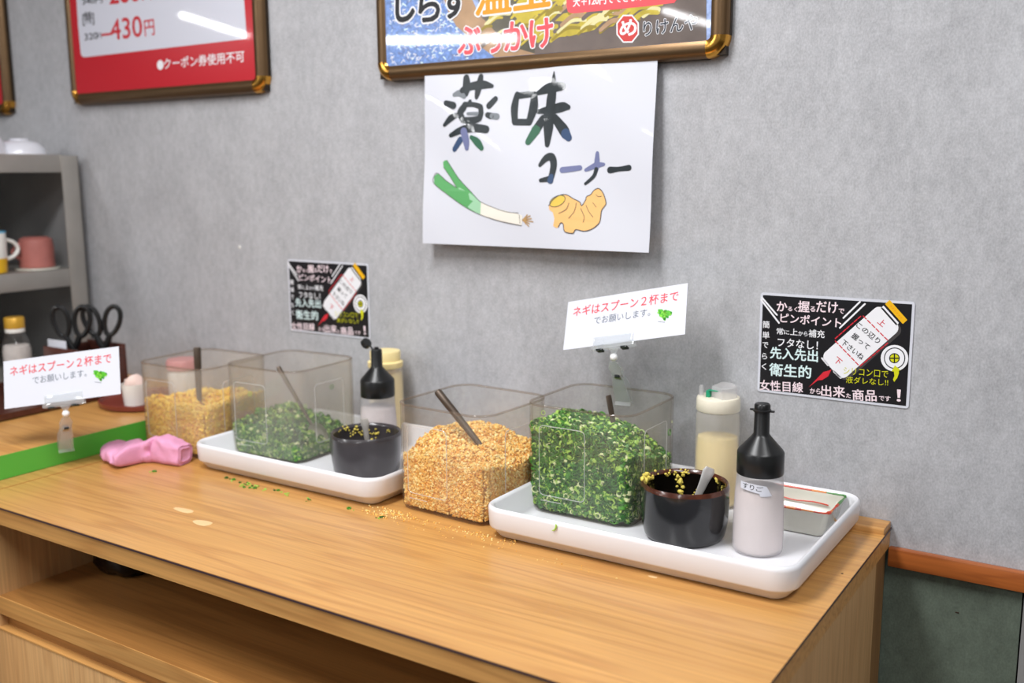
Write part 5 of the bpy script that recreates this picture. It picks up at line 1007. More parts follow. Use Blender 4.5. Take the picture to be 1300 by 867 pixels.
def heightfun(hs, amp, seed):
    """smooth surface through 3x3 heights over [-1,1]^2"""
    ph = [random.Random(seed+i).uniform(0, 6.28) for i in range(6)]
    def f(u, v):
        x = (u+1); y = (v+1); i = min(int(x), 1); j = min(int(y), 1); x -= i; y -= j
        x = x*x*(3-2*x); y = y*y*(3-2*y)
        a = hs[j][i]*(1-x)+hs[j][i+1]*x; b = hs[j+1][i]*(1-x)+hs[j+1][i+1]*x
        return a*(1-y)+b*y + amp*(math.sin(5*u+ph[0])*math.sin(4*v+ph[1]) + 0.5*math.sin(11*u+ph[2])*math.sin(12*v+ph[3]))
    return f
def fill(key, name, label, cat, hs, core, piece, mats, probs, n, seed, amp=0.004, A=0.0800, B=0.0780):
    cx, cy, z0, yaw = TUBS[key]; rs = np.random.RandomState(seed)
    hf = heightfun(hs, amp, seed)
    e = M().mat(core)
    # solid core with the heaped top
    ai, bi = A - 0.0035, B - 0.0035; N = 18
    def dens(P):
        Q = []
        for k in range(len(P)):
            a_, b_ = P[k], P[(k+1) % len(P)]; nn = 8 if k % 7 == 6 else 1
            Q += [tuple(a_[c] + (b_[c]-a_[c])*j/nn for c in range(3)) for j in range(nn)]
        return Q
    ring0 = dens(rrect(ai-0.006, bi-0.006, 0.024, 0.0065, 6))
    def proj(p, s): 
        x, y = p[0]*s, p[1]*s; return (x, y, hf(x/A, y/B) - 0.0045)
    outer = dens(rrect(ai, bi, 0.024, 0.011, 6))
    rings = [ring0, outer, [proj(p, 1.0) for p in outer]] + [[proj(p, s) for p in outer] for s in (0.93, 0.86, 0.79, 0.72, 0.64, 0.56, 0.48, 0.4, 0.3, 0.2, 0.1, 0.02)]
    e.loft(rings)
    # pieces: positions on the walls (weighted to the seen faces) and on the top
    V, F = piece; nv = len(V)
    pts = []
    while len(pts) < n:
        w = rs.rand(); u = rs.uniform(-1, 1)
        if w < 0.36: x, y = u*(A-0.004), -(B-0.0005)
        elif w < 0.58: x, y = (A-0.0005), u*(B-0.004)
        elif w < 0.66: x, y = -(A-0.0005), u*(B-0.004)
        elif w < 0.70: x, y = u*(A-0.004), (B-0.0005)
        else: x, y = u*(A-0.003), rs.uniform(-1, 1)*(B-0.003)
        # rounded corner clamp
        r = 0.026; ax, ay = abs(x)-(A-r), abs(y)-(B-r)
        if ax > 0 and ay > 0:
            l = math.hypot(ax, ay)
            if l > r-0.0005: x = math.copysign(A-r+ax/l*(r-0.0008), x); y = math.copysign(B-r+ay/l*(r-0.0008), y)
        top = hf(x/A, y/B)
        z = rs.uniform(0.006, top) if w < 0.70 else top - abs(rs.normal())*0.0012
        inn = abs(rs.normal())*0.0012 + 0.0018
        x -= math.copysign(inn, x) if abs(x) > A-0.004 else 0; y -= math.copysign(inn, y) if abs(y) > B-0.004 else 0
        pts.append((x, y, z))
    for p in pts:
        q = rs.normal(size=4)
        if core == 'onion_core' and rs.rand() < 0.5:   # rings lying flat against the wall or on top
            if abs(p[1]) > B-0.006: q = np.array([0.7071, 0.7071, 0, 0]) + rs.normal(size=4)*0.14
            elif abs(p[0]) > A-0.006: q = np.array([0.7071, 0, 0.7071, 0]) + rs.normal(size=4)*0.14
            else: q = np.array([1.0, 0, 0, 0]) + rs.normal(size=4)*0.25
        q /= np.linalg.norm(q); w_, x_, y_, z_ = q
        R = np.array([[1-2*(y_*y_+z_*z_), 2*(x_*y_-z_*w_), 2*(x_*z_+y_*w_)], [2*(x_*y_+z_*w_), 1-2*(x_*x_+z_*z_), 2*(y_*z_-x_*w_)], [2*(x_*z_-y_*w_), 2*(y_*z_+x_*w_), 1-2*(x_*x_+y_*y_)]])
        s = rs.uniform(0.65, 1.3)*(1.12 if core == 'onion_core' else 1)
        vv = (V*s*(1.35 if rs.rand() < 0.15 else 1.0)*np.array([1, rs.uniform(0.6, 1), rs.uniform(0.5, 1.4)])) @ R.T
        lim = np.abs(vv).max(0)
        vv = vv + np.array(p)
        vv[:, 0] = np.clip(vv[:, 0], -A+0.0003, A-0.0003); vv[:, 1] = np.clip(vv[:, 1], -B+0.0003, B-0.0003); vv[:, 2] = np.maximum(vv[:, 2], 0.0045)
        e.mat(mats[rs.choice(len(mats), p=probs)])
        e.add(vv.tolist(), F)
    o = e.build(name, None, None, (cx, cy, z0), (0, 0, yaw), smooth=50)
    return tag(o, label, cat, kind='stuff')
def ring_piece(seg=8, r=0.0033, w=0.0009, h=0.0024):
    V = []; F = []
    for i in range(seg):
        a = 2*PI*i/seg
        for rr_, z in ((r, 0), (r, h), (r-w, h), (r-w, 0)): V.append((rr_*math.cos(a), rr_*math.sin(a), z-h/2))
    for i in range(seg):
        j = (i+1) % seg
        for k in range(4): F.append((i*4+k, j*4+k, j*4+(k+1) % 4, i*4+(k+1) % 4))
    return np.array(V), F
def crumb_piece(r=0.0019):
    bm = bmesh.new(); bmesh.ops.create_icosphere(bm, subdivisions=1, radius=r)
    rr_ = random.Random(5)
    V = np.array([[c*rr_.uniform(0.6, 1.25) for c in v.co] for v in bm.verts]); bm.verts.index_update()
    F = [[v.index for v in f.verts] for f in bm.faces]; bm.free(); return V, F
ON = ['onion_dark', 'onion_mid', 'onion_light', 'onion_pale']
CR = ['crumb_gold', 'crumb_orange', 'crumb_pale', 'crumb_brown']
fill(4, 'chopped_spring_onion', 'heap of chopped spring onion rings in the right-hand tub', 'spring onion',
     [[0.124, 0.126, 0.098], [0.126, 0.112, 0.080], [0.112, 0.106, 0.066]], 'onion_core', ring_piece(), ON, [0.36, 0.40, 0.18, 0.06], 5600, 1)
fill(3, 'tempura_crumbs', 'orange fried tempura crumbs in the tub between the trays', 'crumbs',
     [[0.082, 0.082, 0.078], [0.098, 0.086, 0.074], [0.102, 0.098, 0.084]], 'crumb_core', crumb_piece(), CR, [0.4, 0.22, 0.30, 0.08], 11000, 2)
fill(2, 'chopped_spring_onion', 'shallow heap of chopped spring onions in the left tray tub', 'spring onion',
     [[0.050, 0.048, 0.024], [0.060, 0.050, 0.022], [0.058, 0.046, 0.018]], 'onion_core', ring_piece(6, 0.003), ON, [0.36, 0.40, 0.18, 0.06], 3200, 3)
fill(1, 'tempura_crumbs', 'yellow tempura crumbs in the tub behind the pink cloth', 'crumbs',
     [[0.092, 0.078, 0.082], [0.084, 0.072, 0.088], [0.082, 0.086, 0.092]], 'crumb_core', crumb_piece(0.0022), ['crumb_yellow', 'crumb_gold', 'crumb_lemon', 'crumb_orange'], [0.50, 0.12, 0.32, 0.06], 6000, 4)

# onion bits stuck on the inside and outside of the tub walls
m = M(); V, F = ring_piece(10, 0.0048, 0.0009, 0.0012)
rsd = random.Random(8)
def wallring(m, u, z, face, s, mat, key=4):
    cx, cy, z0, yaw = TUBS[key]; a, b = 0.0815, 0.0795
    m.mat(mat)
    R = Matrix.Rotation(PI/2, 3, 'X') if face == 'f' else Matrix.Rotation(PI/2, 3, 'Y')
    off = Vector((u, -b, z)) if face == 'f' else Vector((a, u, z))
    m.add([tuple(R @ Vector(v)*s + off) for v in V], F)
for u, z, s, c in ((-0.052, 0.136, 0.8, 'onion_light'), (-0.0500, 0.1455, 0.7, 'onion_light'), (-0.0465, 0.1235, 1.05, 'onion_mid'), (-0.070, 0.124, 0.7, 'onion_mid')): wallring(m, u, z, 'f', s, c)
wallring(m, 0.052, 0.106, 'r', 1.05, 'onion_mid')
wallring(m, 0.060, 0.120, 'r', 0.4, 'onion_pale')
o = m.build('onion_bits', None, None, TUBS[4][:3]); tag(o, 'few spring onion rings stuck to the inside of the right-hand tub', 'spring onion', kind='stuff')
m = M()
for u, z, s, c in ((-0.045, 0.118, 0.5, 'onion_mid'), (-0.02, 0.110, 0.8, 'onion_light'), (-0.055, 0.126, 0.3, 'onion_dark')): wallring(m, u, z, 'f', s, c, 2)
wallring(m, 0.01, 0.116, 'r', 0.9, 'onion_mid'); wallring(m, 0.0, 0.080, 'r', 0.4, 'onion_dark')
o = m.build('onion_bits', None, None, TUBS[2][:3], (0, 0, 0.04)); tag(o, 'few spring onion bits stuck to the inside of the left tray tub', 'spring onion', kind='stuff')

# ================================================================== SPOONS
def spoon(name, top, bot, r, label, matn, flat=1.0, bowl=0.02, bdir=None, wood_=False):
    top = Vector(top); bot = Vector(bot)
    t = tag(empty(name, bot), label, 'spoon', 'serving spoons in the tubs')
    d = (bot - top); L = d.length; d.normalize()
    side = Vector((1, 0, 0)) if abs(d.x) < 0.8 else Vector((0, 1, 0))
    pts = [top - bot + d*L*k for k in (0, 0.02, 0.3, 0.7, 0.9, 1.0)]
    M().tube(pts, [r*0.8, r, r*0.98, r*0.82, r*0.7, r*0.6], 12, sy=flat, up=(0.55, 0.85, 0.1) if flat < 1 else None).build('handle', matn, t)
    # bowl of the spoon: shallow half ellipsoid opening upwards/forwards
    nrm = Vector(bdir).normalized() if bdir else (Vector((0, -1, 0.4))).normalized()
    nrm = (nrm - d*nrm.dot(d)).normalized(); w = d.cross(nrm)
    m = M(); rings = []
    for k, (rad, dep) in enumerate([(0.05, 1.0), (0.5, 0.86), (0.8, 0.6), (1.0, 0.0), (0.95, 0.03), (0.76, 0.52), (0.46, 0.76), (0.04, 0.9)]):
        rings.append([d*(bowl*1.25) + d*math.cos(a)*bowl*1.3*rad + w*math.sin(a)*bowl*rad - nrm*dep*bowl*0.45 for a in [2*PI*i/16 for i in range(16)]])
    m.loft(rings).build('spoon_bowl', 'steel', t, smooth=60)
    return t
spoon('serving_spoon', (-0.6120, -0.212, 1.0085), (-0.528, -0.208, 0.926), 0.0060, 'spoon with thick dark handle in the tub of orange crumbs', 'dull_steel', bowl=0.019, bdir=(-0.3, -1, 0.5))
spoon('serving_spoon', (-0.379, -0.108, 1.0095), (-0.360, -0.112, 0.930), 0.0046, 'flat steel spoon standing in the right-hand onion tub', 'dull_steel', flat=0.35, bowl=0.018)
spoon('serving_spoon', (-1.003, -0.158, 0.9965), (-0.931, -0.155, 0.902), 0.0040, 'thin steel spoon leaning in the left tray tub', 'dull_steel', flat=0.5, bowl=0.017, bdir=(0.4, -1, 0.6))
spoon('serving_spoon', (-1.163, -0.200, 1.023), (-1.158, -0.206, 0.925), 0.0066, 'spoon with wide dark handle in the yellow crumb tub', 'dull_steel', flat=0.5, bowl=0.02)

# ================================================================== BOWLS WITH GRATED GINGER
def ginger_bowl(x, y, r0, r1, h, matn, label, seed, gl, gstuff):
    z = TR + 0.0005
    t = tag(empty('ceramic_bowl', (x, y, z)), label, 'bowl', 'dark ceramic bowls of grated ginger')
    k = (r1 - r0)
    def jit(a, z_): return 0.0006*math.sin(2*a+seed) + 0.0004*math.sin(5*a+z_*60)
    pr = [(r0*0.92, 0), (r0*0.98, 0.0012), (r0*1.02, 0.004), (r0+k*0.55, h*0.30), (r0+k*1.05, h*0.62), (r1, h*0.92)]
    if gl: pr[0:4] = [(r0*0.86, 0), (r0*0.96, 0.0015), (r0*1.0, 0.005), (r0*1.03, 0.012), (r0+k*0.8, h*0.34)]
    M().lathe(pr, 48, cap1=False, jit=jit).build('outside', matn, t, smooth=60)
    rim = [(r1, h*0.92), (r1-0.0006, h*0.955), (r1-0.0022, h), (r1-0.0042, h*0.985), (r1-0.0055, h*0.93)]
    M().lathe(rim, 48, cap0=False, cap1=False, jit=jit).build('rim', 'brown_glaze' if gl else matn, t, smooth=60)
    M().lathe([(r1-0.0055, h*0.93), (r1-0.0062, h*0.7), (r0-0.004, h*0.25), (r0*0.7, 0.008), (0.001, 0.007)], 48, cap0=False, jit=jit).build('inside', 'sauce' if gl else matn, t, smooth=60)
    rs = random.Random(seed); m = M()
    V, F = crumb_piece(1.0)
    def blob(p, s):
        R = Matrix.Rotation(rs.uniform(0, 6), 3, Vector((rs.random(), rs.random(), 1)))
        m.add([tuple((R @ Vector(v))*s + p) for v in V], F)
    # clumps smeared on the far left inside and over the rim
    for a0, spread, n, zlo, zhi, s in gstuff:
        for i in range(n):
            a = a0 + rs.gauss(0, spread); zz = rs.uniform(zlo, zhi)*h
            rr_ = r1 - 0.0065 - (0.004 if zz < 0.6*h else 0) if zz < h*0.96 else r1 - 0.003
            blob(Vector((rr_*math.cos(a), rr_*math.sin(a), zz)), s*rs.uniform(0.6, 1.4))
    for i in range(60):
        a = rs.uniform(0, 6.28); q = rs.uniform(0, r0*0.6)
        blob(Vector((q*math.cos(a), q*math.sin(a), 0.010 + rs.random()*0.008)), 0.0035)
    o = m.build('grated_ginger', 'ginger_paste', None, (x, y, z), smooth=60)
    tag(o, 'yellow grated ginger in the ' + ('glossy black bowl on the right tray' if gl else 'matt grey bowl on the left tray'), 'ginger', kind='stuff')
    return t
deg = math.radians
ginger_bowl(-0.2203, -0.1935, 0.0530, 0.0582, 0.0735, 'dark_glaze', 'glossy black bowl with brown rim on the right tray', 3, True,
            [(deg(188), 0.09, 26, 0.93, 1.02, 0.0031), (deg(196), 0.14, 18, 0.92, 1.02, 0.0026), (deg(165), 0.10, 10, 0.9, 1.01, 0.0018), (deg(140), 0.08, 9, 0.88, 1.0, 0.0018), (deg(118), 0.12, 12, 0.92, 1.01, 0.0015), (deg(122), 0.05, 20, 0.55, 0.90, 0.0026), (deg(98), 0.05, 9, 0.5, 0.72, 0.0016), (deg(60), 0.03, 6, 0.86, 0.95, 0.0016), (deg(44), 0.02, 8, 0.6, 0.9, 0.0010)])
ginger_bowl(-0.7700, -0.1960, 0.0515, 0.0574, 0.0652, 'grey_glaze', 'matt dark grey straight sided bowl on the left tray', 5, False,
            [(deg(175), 0.12, 10, 0.9, 0.99, 0.0016), (deg(140), 0.18, 22, 0.7, 0.95, 0.0018), (deg(120), 0.15, 16, 0.55, 0.85, 0.0018), (deg(90), 0.1, 6, 0.8, 0.9, 0.0012)])
def small_spoon(base, tip, label, w=0.0080, mt_='bright_steel'):
    b = Vector(base); tp = Vector(tip) - b
    t = tag(empty('small_spoon', base), label, 'spoon', 'small spoons in the ginger bowls')
    m = M(); m.tube([Vector((0, 0, 0)), tp*0.35, tp*0.75, tp*0.93, tp], [w*0.45, w*0.5, w*0.75, w, w*0.7], 12, sy=0.18, up=(0.85, 0.5, 0.0)).build('handle', mt_, t)
    d = -tp.normalized()
    m = M(); n = Vector((0, -0.4, 1)).normalized(); n = (n - d*n.dot(d)).normalized(); q = d.cross(n)
    m.loft([[d*0.012*(1+math.cos(a)*rad) + q*math.sin(a)*0.010*rad - n*dep*0.004 for a in [2*PI*i/14 for i in range(14)]] for rad, dep in ((0.05, 1), (0.7, 0.7), (1, 0), (0.92, 0.1), (0.6, 0.5), (0.05, 0.8))]).build('spoon_bowl', 'steel', t, smooth=60)
    return t
small_spoon((-0.215, -0.1965, TR + 0.022), (-0.191, -0.181, TR + 0.0935), 'small steel spoon in the glossy black bowl, leaning right')
small_spoon((-0.765, -0.1960, TR + 0.022), (-0.778, -0.1900, TR + 0.0840), 'small steel spoon in the matt grey bowl', 0.0070, 'steel')

# ================================================================== SQUEEZE BOTTLES
def lathe_part(prof, name, mat, parent, seg=40, **k):
    return M().lathe(prof, seg, **k).build(name, mat, parent, smooth=40)
def nozzle_bottle(x, y, label, open_flap, k=1.0):
    t = tag(empty('squeeze_bottle', (x, y, TR + 0.0005)), label, 'bottle', 'black capped squeeze bottles')
    R = 0.0300
    lathe_part([(R*0.90*k, 0), (R*1.02*k, 0.002), (R*1.05, 0.006), (R*1.05, 0.02), (R*1.03, 0.06), (R*0.975, 0.088), (R*0.95, 0.0975), (R*0.93, 0.104)], 'bottle_body', 'frosted', t)
    lathe_part([(R*0.85, 0.0015), (R*1.00, 0.007), (R*1.01, 0.05), (R*0.97, 0.082), (R*0.5, 0.086), (0.001, 0.087)], 'sesame_filling', 'sesame', t)
    lathe_part([(0.0285, 0.1010), (0.0291, 0.1020), (0.0290, 0.1285), (0.0282, 0.1300), (0.0272, 0.1316), (0.0118, 0.1490), (0.0098, 0.1520), (0.0094, 0.1790), (0.0092, 0.1795)], 'cap', 'black_plastic', t)
    if not open_flap:
        lathe_part([(0.0092, 0.1795), (0.0112, 0.1800), (0.0112, 0.1822), (0.0100, 0.1830), (0.0099, 0.1880), (0.0085, 0.1900), (0.001, 0.1902)], 'nozzle_lid', 'black_plastic', t)
        for s in (-1, 1): M().box(s*0.0125-0.003, s*0.0125+0.003, -0.002, 0.002, 0.1800, 0.1822, 0.0005).build('lid_tab', 'black_plastic', t)
    else:
        lathe_part([(0.0092, 0.1795), (0.0085, 0.1815), (0.004, 0.1820), (0.0038, 0.1850), (0.001, 0.1852)], 'nozzle_tip', 'black_plastic', t)
        m = M().lathe([(0.001, 0), (0.0088, 0.0003), (0.0090, 0.008), (0.0070, 0.0085), (0.0068, 0.002), (0.001, 0.0018)], 24)
        m.v = [tuple(Matrix.Translation((-0.0245, 0.006, 0.1905)) @ Matrix.Rotation(deg(-128), 4, 'Y') @ Vector(v)) for v in m.v]
        m.build('nozzle_lid', 'black_plastic', t)
        M().tube([(-0.008, 0, 0.180), (-0.013, 0.002, 0.183), (-0.019, 0.004, 0.188)], 0.0014, 8).build('hinge', 'black_plastic', t)
    return t
b1 = nozzle_bottle(-0.1204, -0.193, 'clear squeeze bottle with black nozzle cap and handwritten label, on the right tray', False)
# arrow shaped handwritten label wrapped on the bottle
RL = 0.0300
LAB = [('p', [(-0.0250, 0.0955), (-0.0080, 0.0948), (0.0090, 0.0925), (0.0090, 0.0925), (0.0160, 0.0800), (0.0160, 0.0800), (0.0015, 0.0795), (0.0015, 0.0828), (-0.0100, 0.0850), (-0.0250, 0.0868)], 'white', 0),
       ('t', 'す', (-0.0215, 0.0880), (-0.0140, 0.0874), 0.0068, 'ink', 0.0, 2, None, 0), ('t', 'り', (-0.0115, 0.0870), (-0.0062, 0.0867), 0.0068, 'ink', 0.0, 2, None, 0), ('t', 'ご', (-0.0038, 0.0866), (0.0044, 0.0858), 0.0062, 'ink', 0.0, 2, None, 0)]
def wrapped_label(parent):
    # subdivide the label into narrow columns so that it follows the curve
    top = [(-0.0250, 0.0955), (-0.0080, 0.0948), (0.0090, 0.0925), (0.0160, 0.0808)]
    bot = [(-0.0250, 0.0868), (-0.0100, 0.0850), (0.0010, 0.0830), (0.00101, 0.0795), (0.0160, 0.0800)]
    def ip(P, u):
        for a, b in zip(P, P[1:]):
            if u <= b[0]: return a[1] + (b[1]-a[1])*(u-a[0])/max(b[0]-a[0], 1e-6)
        return P[-1][1]
    m = M(); N = 40; us = [-0.025 + 0.041*i/N for i in range(N+1)]; r0, r1 = 0.0304, 0.0308
    rot = deg(18)
    def P3(u, z, r): return (r*math.sin(u/r+rot), -r*math.cos(u/r+rot), z)
    m.loft([[P3(u, ip(bot, u), r0), P3(u, ip(bot, u), r1), P3(u, ip(top, u), r1), P3(u, ip(top, u), r0)] for u in us])
    lb = m.build('paper_label', 'paper', parent, smooth=50)
    o = print_part([q for q in LAB if q[0] == 't'], 'handwriting', lb, wrap=0.0308)
    o.rotation_euler = (0, 0, rot)
wrapped_label(b1)
nozzle_bottle(-0.8182, -0.1093, 'squeeze bottle with open black nozzle cap behind the grey bowl', True)
def mayo_bottle(x, y, label, full):
    t = tag(empty('sauce_bottle', (x, y, TR + 0.0005)), label, 'bottle', 'wide sauce bottles')
    R = 0.0310
    lathe_part([(R*0.9, 0), (R, 0.003), (R*1.01, 0.01), (R*0.99, 0.12), (R*0.985, 0.133), (R*0.93, 0.138), (R*0.90, 0.142)], 'bottle_body', 'frosted_clear', t)
    hl = 0.128 if full else 0.100
    lathe_part([(R*0.86, 0.002), (R*0.955, 0.005), (R*0.95, hl-0.02), (R*0.90, hl), (0.001, hl+0.001)], 'sauce_filling', 'mayo', t)
    if full:
        lathe_part([(R*0.97, 0.138), (R*1.0, 0.1395), (R*1.0, 0.148), (R*0.86, 0.150), (R*0.88, 0.164), (R*0.84, 0.167), (0.001, 0.1675)], 'lid', 'mayo_lid', t)
    else:
        lathe_part([(R*0.97, 0.139), (R*1.0, 0.1405), (R*0.99, 0.156), (R*0.95, 0.1585), (R*0.8, 0.1590), (0.001, 0.1592)], 'lid', 'cream_lid', t)
        m = M()
        pts = [(0.026*math.cos(a), 0.026*math.sin(a)) for a in [deg(-58 + 12*i) for i in range(13)]] + [(-0.004, 0.024), (-0.006, -0.012)]
        m.loft([[(u, v, 0.1585) for u, v in pts], [(u*0.97, v*0.97, 0.1735) for u, v in pts], [(u*0.9, v*0.9, 0.1752) for u, v in pts]]).build('flip_lid', 'frosted', t)
        m = M().lathe([(0.0035, 0.158), (0.0033, 0.170), (0.0026, 0.1735), (0.001, 0.174)], 14, -0.0235, -0.006).build('spout', 'frosted', t)
        M().box(-0.013, -0.007, -0.016, -0.004, 0.1588, 0.1688, 0.001).build('green_hinge', 'green_button', t)
        M().box(-0.009, 0.006, -0.018, -0.012, 0.1690, 0.1700, 0.0004).build('green_tab', 'green_button', t)
    return t
mayo_bottle(-0.2320, -0.0530, 'translucent sauce bottle with cream flip lid behind the black bowl', False)
mayo_bottle(-0.8500, -0.0500, 'pale yellow mayonnaise bottle standing against the wall on the left tray', True)

# ================================================================== RECTANGULAR DISH
dt = tag(empty('rectangular_dish', (-0.1140, -0.0760, TR + 0.0005), (0, 0, 0)), 'small rectangular grey ceramic dish with red painted rim behind the labelled bottle', 'dish')
a, b, h = 0.0620, 0.0440, 0.0350
def dring(d, z, lift=0.0):
    P = rrect(a - d, b - d, 0.007, 0, 4)
    return [(x*(1 + 0.0), y, z + (lift*(abs(x)/a)**4*(abs(y)/b)**2 if lift else 0)) for x, y, _ in P]
m = M(); m.loft([dring(0.013, 0), dring(0.011, 0.002), dring(0.007, 0.012), dring(0.0015, h-0.003, 0.003), dring(0.0, h-0.001, 0.003), dring(0.001, h, 0.003), dring(0.0035, h-0.0005, 0.003), dring(0.0045, h-0.004, 0.003), dring(0.010, 0.010), dring(0.016, 0.0065), dring(0.03, 0.006)])
m.build('body', 'celadon', dt, smooth=50)
# broken red, orange and green brush line along the rim
rp = dring(0.0008, h + 0.0003, 0.003); n = len(rp); m = M(); rs = random.Random(3)
dense = []
for i in range(n):
    p, q = Vector(rp[i]), Vector(rp[(i+1) % n]); k = max(1, int((q-p).length/0.004))
    dense += [p + (q-p)*j/k for j in range(k)]
i = 0
while i < len(dense) - 1:
    k = rs.randint(2, 5); seg = dense[i:i+k+1]
    m.mat(rs.choice(['dish_red', 'dish_red', 'dish_orange', 'dish_red', 'dish_green']))
    if len(seg) > 1: m.tube(seg, [0.0015*rs.uniform(0.8, 1.5)]*len(seg), 6)
    i += k
m.build('painted_rim', None, dt)
m = M(); m.tube([(-0.045 + 0.085*i/8, 0.0330 + 0.0006*math.sin(i), 0.0235 + 0.001*math.sin(i*1.3)) for i in range(9)], [0.0011]*9, 6).build('painted_line', 'dish_red', dt)
m = M(); V, F = ring_piece(8, 0.0032, 0.0009, 0.003); rs = random.Random(9)
for i in range(70):
    R = Matrix.Rotation(rs.uniform(0, 6), 3, Vector((rs.random(), rs.random(), rs.random()+0.1)))
    m.mat(rs.choice(ON[:3])); p = Vector((rs.gauss(0.004, 0.014), rs.gauss(-0.012, 0.006), 0.0095 + abs(rs.gauss(0, 0.0035)))); m.add([tuple(R @ Vector(v) + p) for v in V], F)
o = m.build('onion_bits', None, None, dt.location[:]); tag(o, 'little heap of chopped spring onion in the rectangular dish', 'spring onion', kind='stuff')

# ================================================================== SCATTERED BITS
def scatter(pts, label, name, mats, r, V, F, seed, cat):
    m = M(); rs = random.Random(seed)
    for x, y, s in pts:
        R = Matrix.Rotation(rs.uniform(0, 6), 3, Vector((rs.random()*0.4, rs.random()*0.4, 1)))
        m.mat(rs.choice(mats)); m.add([tuple((R @ Vector(v))*s + Vector((x, y, CT + r*s))) for v in V], F)
    return tag(m.build(name, None, None), label, cat, kind='stuff')
rs = random.Random(11)
spots = [(-0.895, -0.335), (-0.89, -0.338), (-0.872, -0.338), (-0.829, -0.3345), (-0.946, -0.334), (-0.929, -0.334), (-0.805, -0.338), (-0.756, -0.342), (-0.679, -0.340), (-0.614, -0.343), (-0.896, -0.346), (-0.885, -0.352), (-0.909, -0.339), (-1.075, -0.372), (-0.868, -0.346), (-0.85, -0.341)]
V, F = ring_piece(7, 0.0034, 0.0014, 0.0018)
scatter([(x, y, rs.uniform(0.6, 1.25)) for x, y in spots] + [(x + rs.gauss(0, 0.006), y + rs.gauss(0, 0.004) - 0.004, rs.uniform(0.3, 0.7)) for x, y in spots for _ in range(2)],
        'spring onion bits spilt on the counter in front of the left tray', 'onion_bits', ON[:3], 0.001, V, F, 12, 'spring onion')
V, F = crumb_piece(0.0014)
scatter([(rs.gauss(-0.615, 0.020), rs.uniform(-0.345, -0.31), rs.uniform(0.4, 1)) for _ in range(120)] + [(rs.uniform(-0.64, -0.40), -0.318 - abs(rs.gauss(0, 0.012)), rs.uniform(0.4, 1.0)) for _ in range(120)] + [(rs.uniform(-0.62, -0.2), rs.uniform(-0.36, -0.345), rs.uniform(0.3, 0.7)) for _ in range(30)],
        'fine orange crumbs spilt on the counter around the middle tub', 'spilt_crumbs', CR[:3], 0.001, V, F, 13, 'crumbs')
# curl of onion hanging on the tray front
m = M(); m.tube([(-0.338 + 0.006*math.cos(t) , -0.3368, 0.8905 + 0.007*math.sin(t)) for t in [deg(20 - 14*i) for i in range(9)]], [0.0006, 0.0011, 0.0013, 0.0013, 0.0012, 0.0011, 0.0009, 0.0007, 0.0004], 6)
tag(m.build('onion_curl', 'onion_light'), 'curled sliver of spring onion hanging on the right tray front', 'spring onion')

# ================================================================== PINK CLOTH
def cloth():
    from mathutils import noise
    N, K = 72, 56; rings = []
    p0, p1 = Vector((-1.216, -0.354, 0)), Vector((-1.066, -0.322, 0)); d = (p1 - p0).normalized(); s_ = Vector((-d.y, d.x, 0)); L = (p1-p0).length
    def ip(T, t):
        for (a, u), (b, v) in zip(T, T[1:]):
            if t <= b:
                k = (t-a)/(b-a); k = k*k*(3-2*k); return u + (v-u)*k
        return T[-1][1]
    FR = [(0, 0.024), (0.16, 0.044), (0.46, 0.066), (0.56, 0.020), (0.64, 0.013), (1, 0.016)]
    HT = [(0, 0.026), (0.4, 0.031), (0.6, 0.040), (0.72, 0.047), (0.85, 0.043), (1, 0.036)]
    for i in range(N+1):
        t = i/N; c = p0 + d*L*t; fr = ip(FR, t); bk = 0.024; H = ip(HT, t); ring = []
        for k in range(K):
            a = 2*PI*k/K; ca, sa = math.cos(a), math.sin(a)
            x = (bk if ca > 0 else fr)*math.copysign(abs(ca)**(0.6 if t > 0.56 or ca > 0 else 0.95), ca)
            up = math.copysign(abs(sa)**0.55, sa); z = H*0.5*(1 + up)
            f = -x/max(fr, 1e-4)          # 1 on the front face, 0 at the middle
            if sa > 0:
                # deep diagonal crease from the top ridge down to the front notch
                tc = 0.68 - 0.10*max(0, 1 - z/H) - 0.03*max(f, 0)
                g = math.exp(-((t-tc)/0.022)**2)*(0.35 + 0.65*max(f, 0)); x += 0.009*g*(1 if ca < 0 else 0); z -= 0.005*g
                # dimple in the middle of the front
                g2 = math.exp(-((t-0.36)/0.08)**2 - ((z/H-0.62)/0.22)**2)*max(f, 0); x += 0.0035*g2
                g3 = math.exp(-((t-0.30-0.16*(1-z/H))/0.03)**2)*max(f, 0); x += 0.0035*g3
                x += 0.0012*math.sin(t*31 + z*120); z += 0.0012*math.sin(t*23 + x*90)
            nz = noise.noise(Vector((t*14, x*60, z*60)))*0.0022
            p = c + s_*(x + nz) + Vector((0, 0, max(z + (nz if sa > -0.2 else 0), 0)))
            ring.append(p)
        rings.append(ring)
    # rolled ends: spiral inwards
    def inset(r, f, dd): 
        c = sum(r, Vector())/len(r); return [c + (q-c)*f + d*dd for q in r]
    a0 = rings[0]; a1 = rings[-1]
    rings = [inset(a0, 0.1, -0.001), inset(a0, 0.6, -0.002), inset(a0, 0.64, -0.0005), inset(a0, 0.86, -0.0015)] + rings + [inset(a1, 0.90, 0.0025), inset(a1, 0.84, 0.0012), inset(a1, 0.62, 0.0035), inset(a1, 0.56, 0.002), inset(a1, 0.1, 0.003)]
    m = M(); m.loft(rings); m.v = [(v[0] + 1.13, v[1] + 0.357, max(v[2], 0.0003)) for v in m.v]
    o = m.build('folded_cloth', 'pink_cloth', None, (-1.13, -0.357, CT), smooth=70)
    return tag(o, 'folded pink dishcloth lying at the left end of the counter', 'cloth')
cloth()

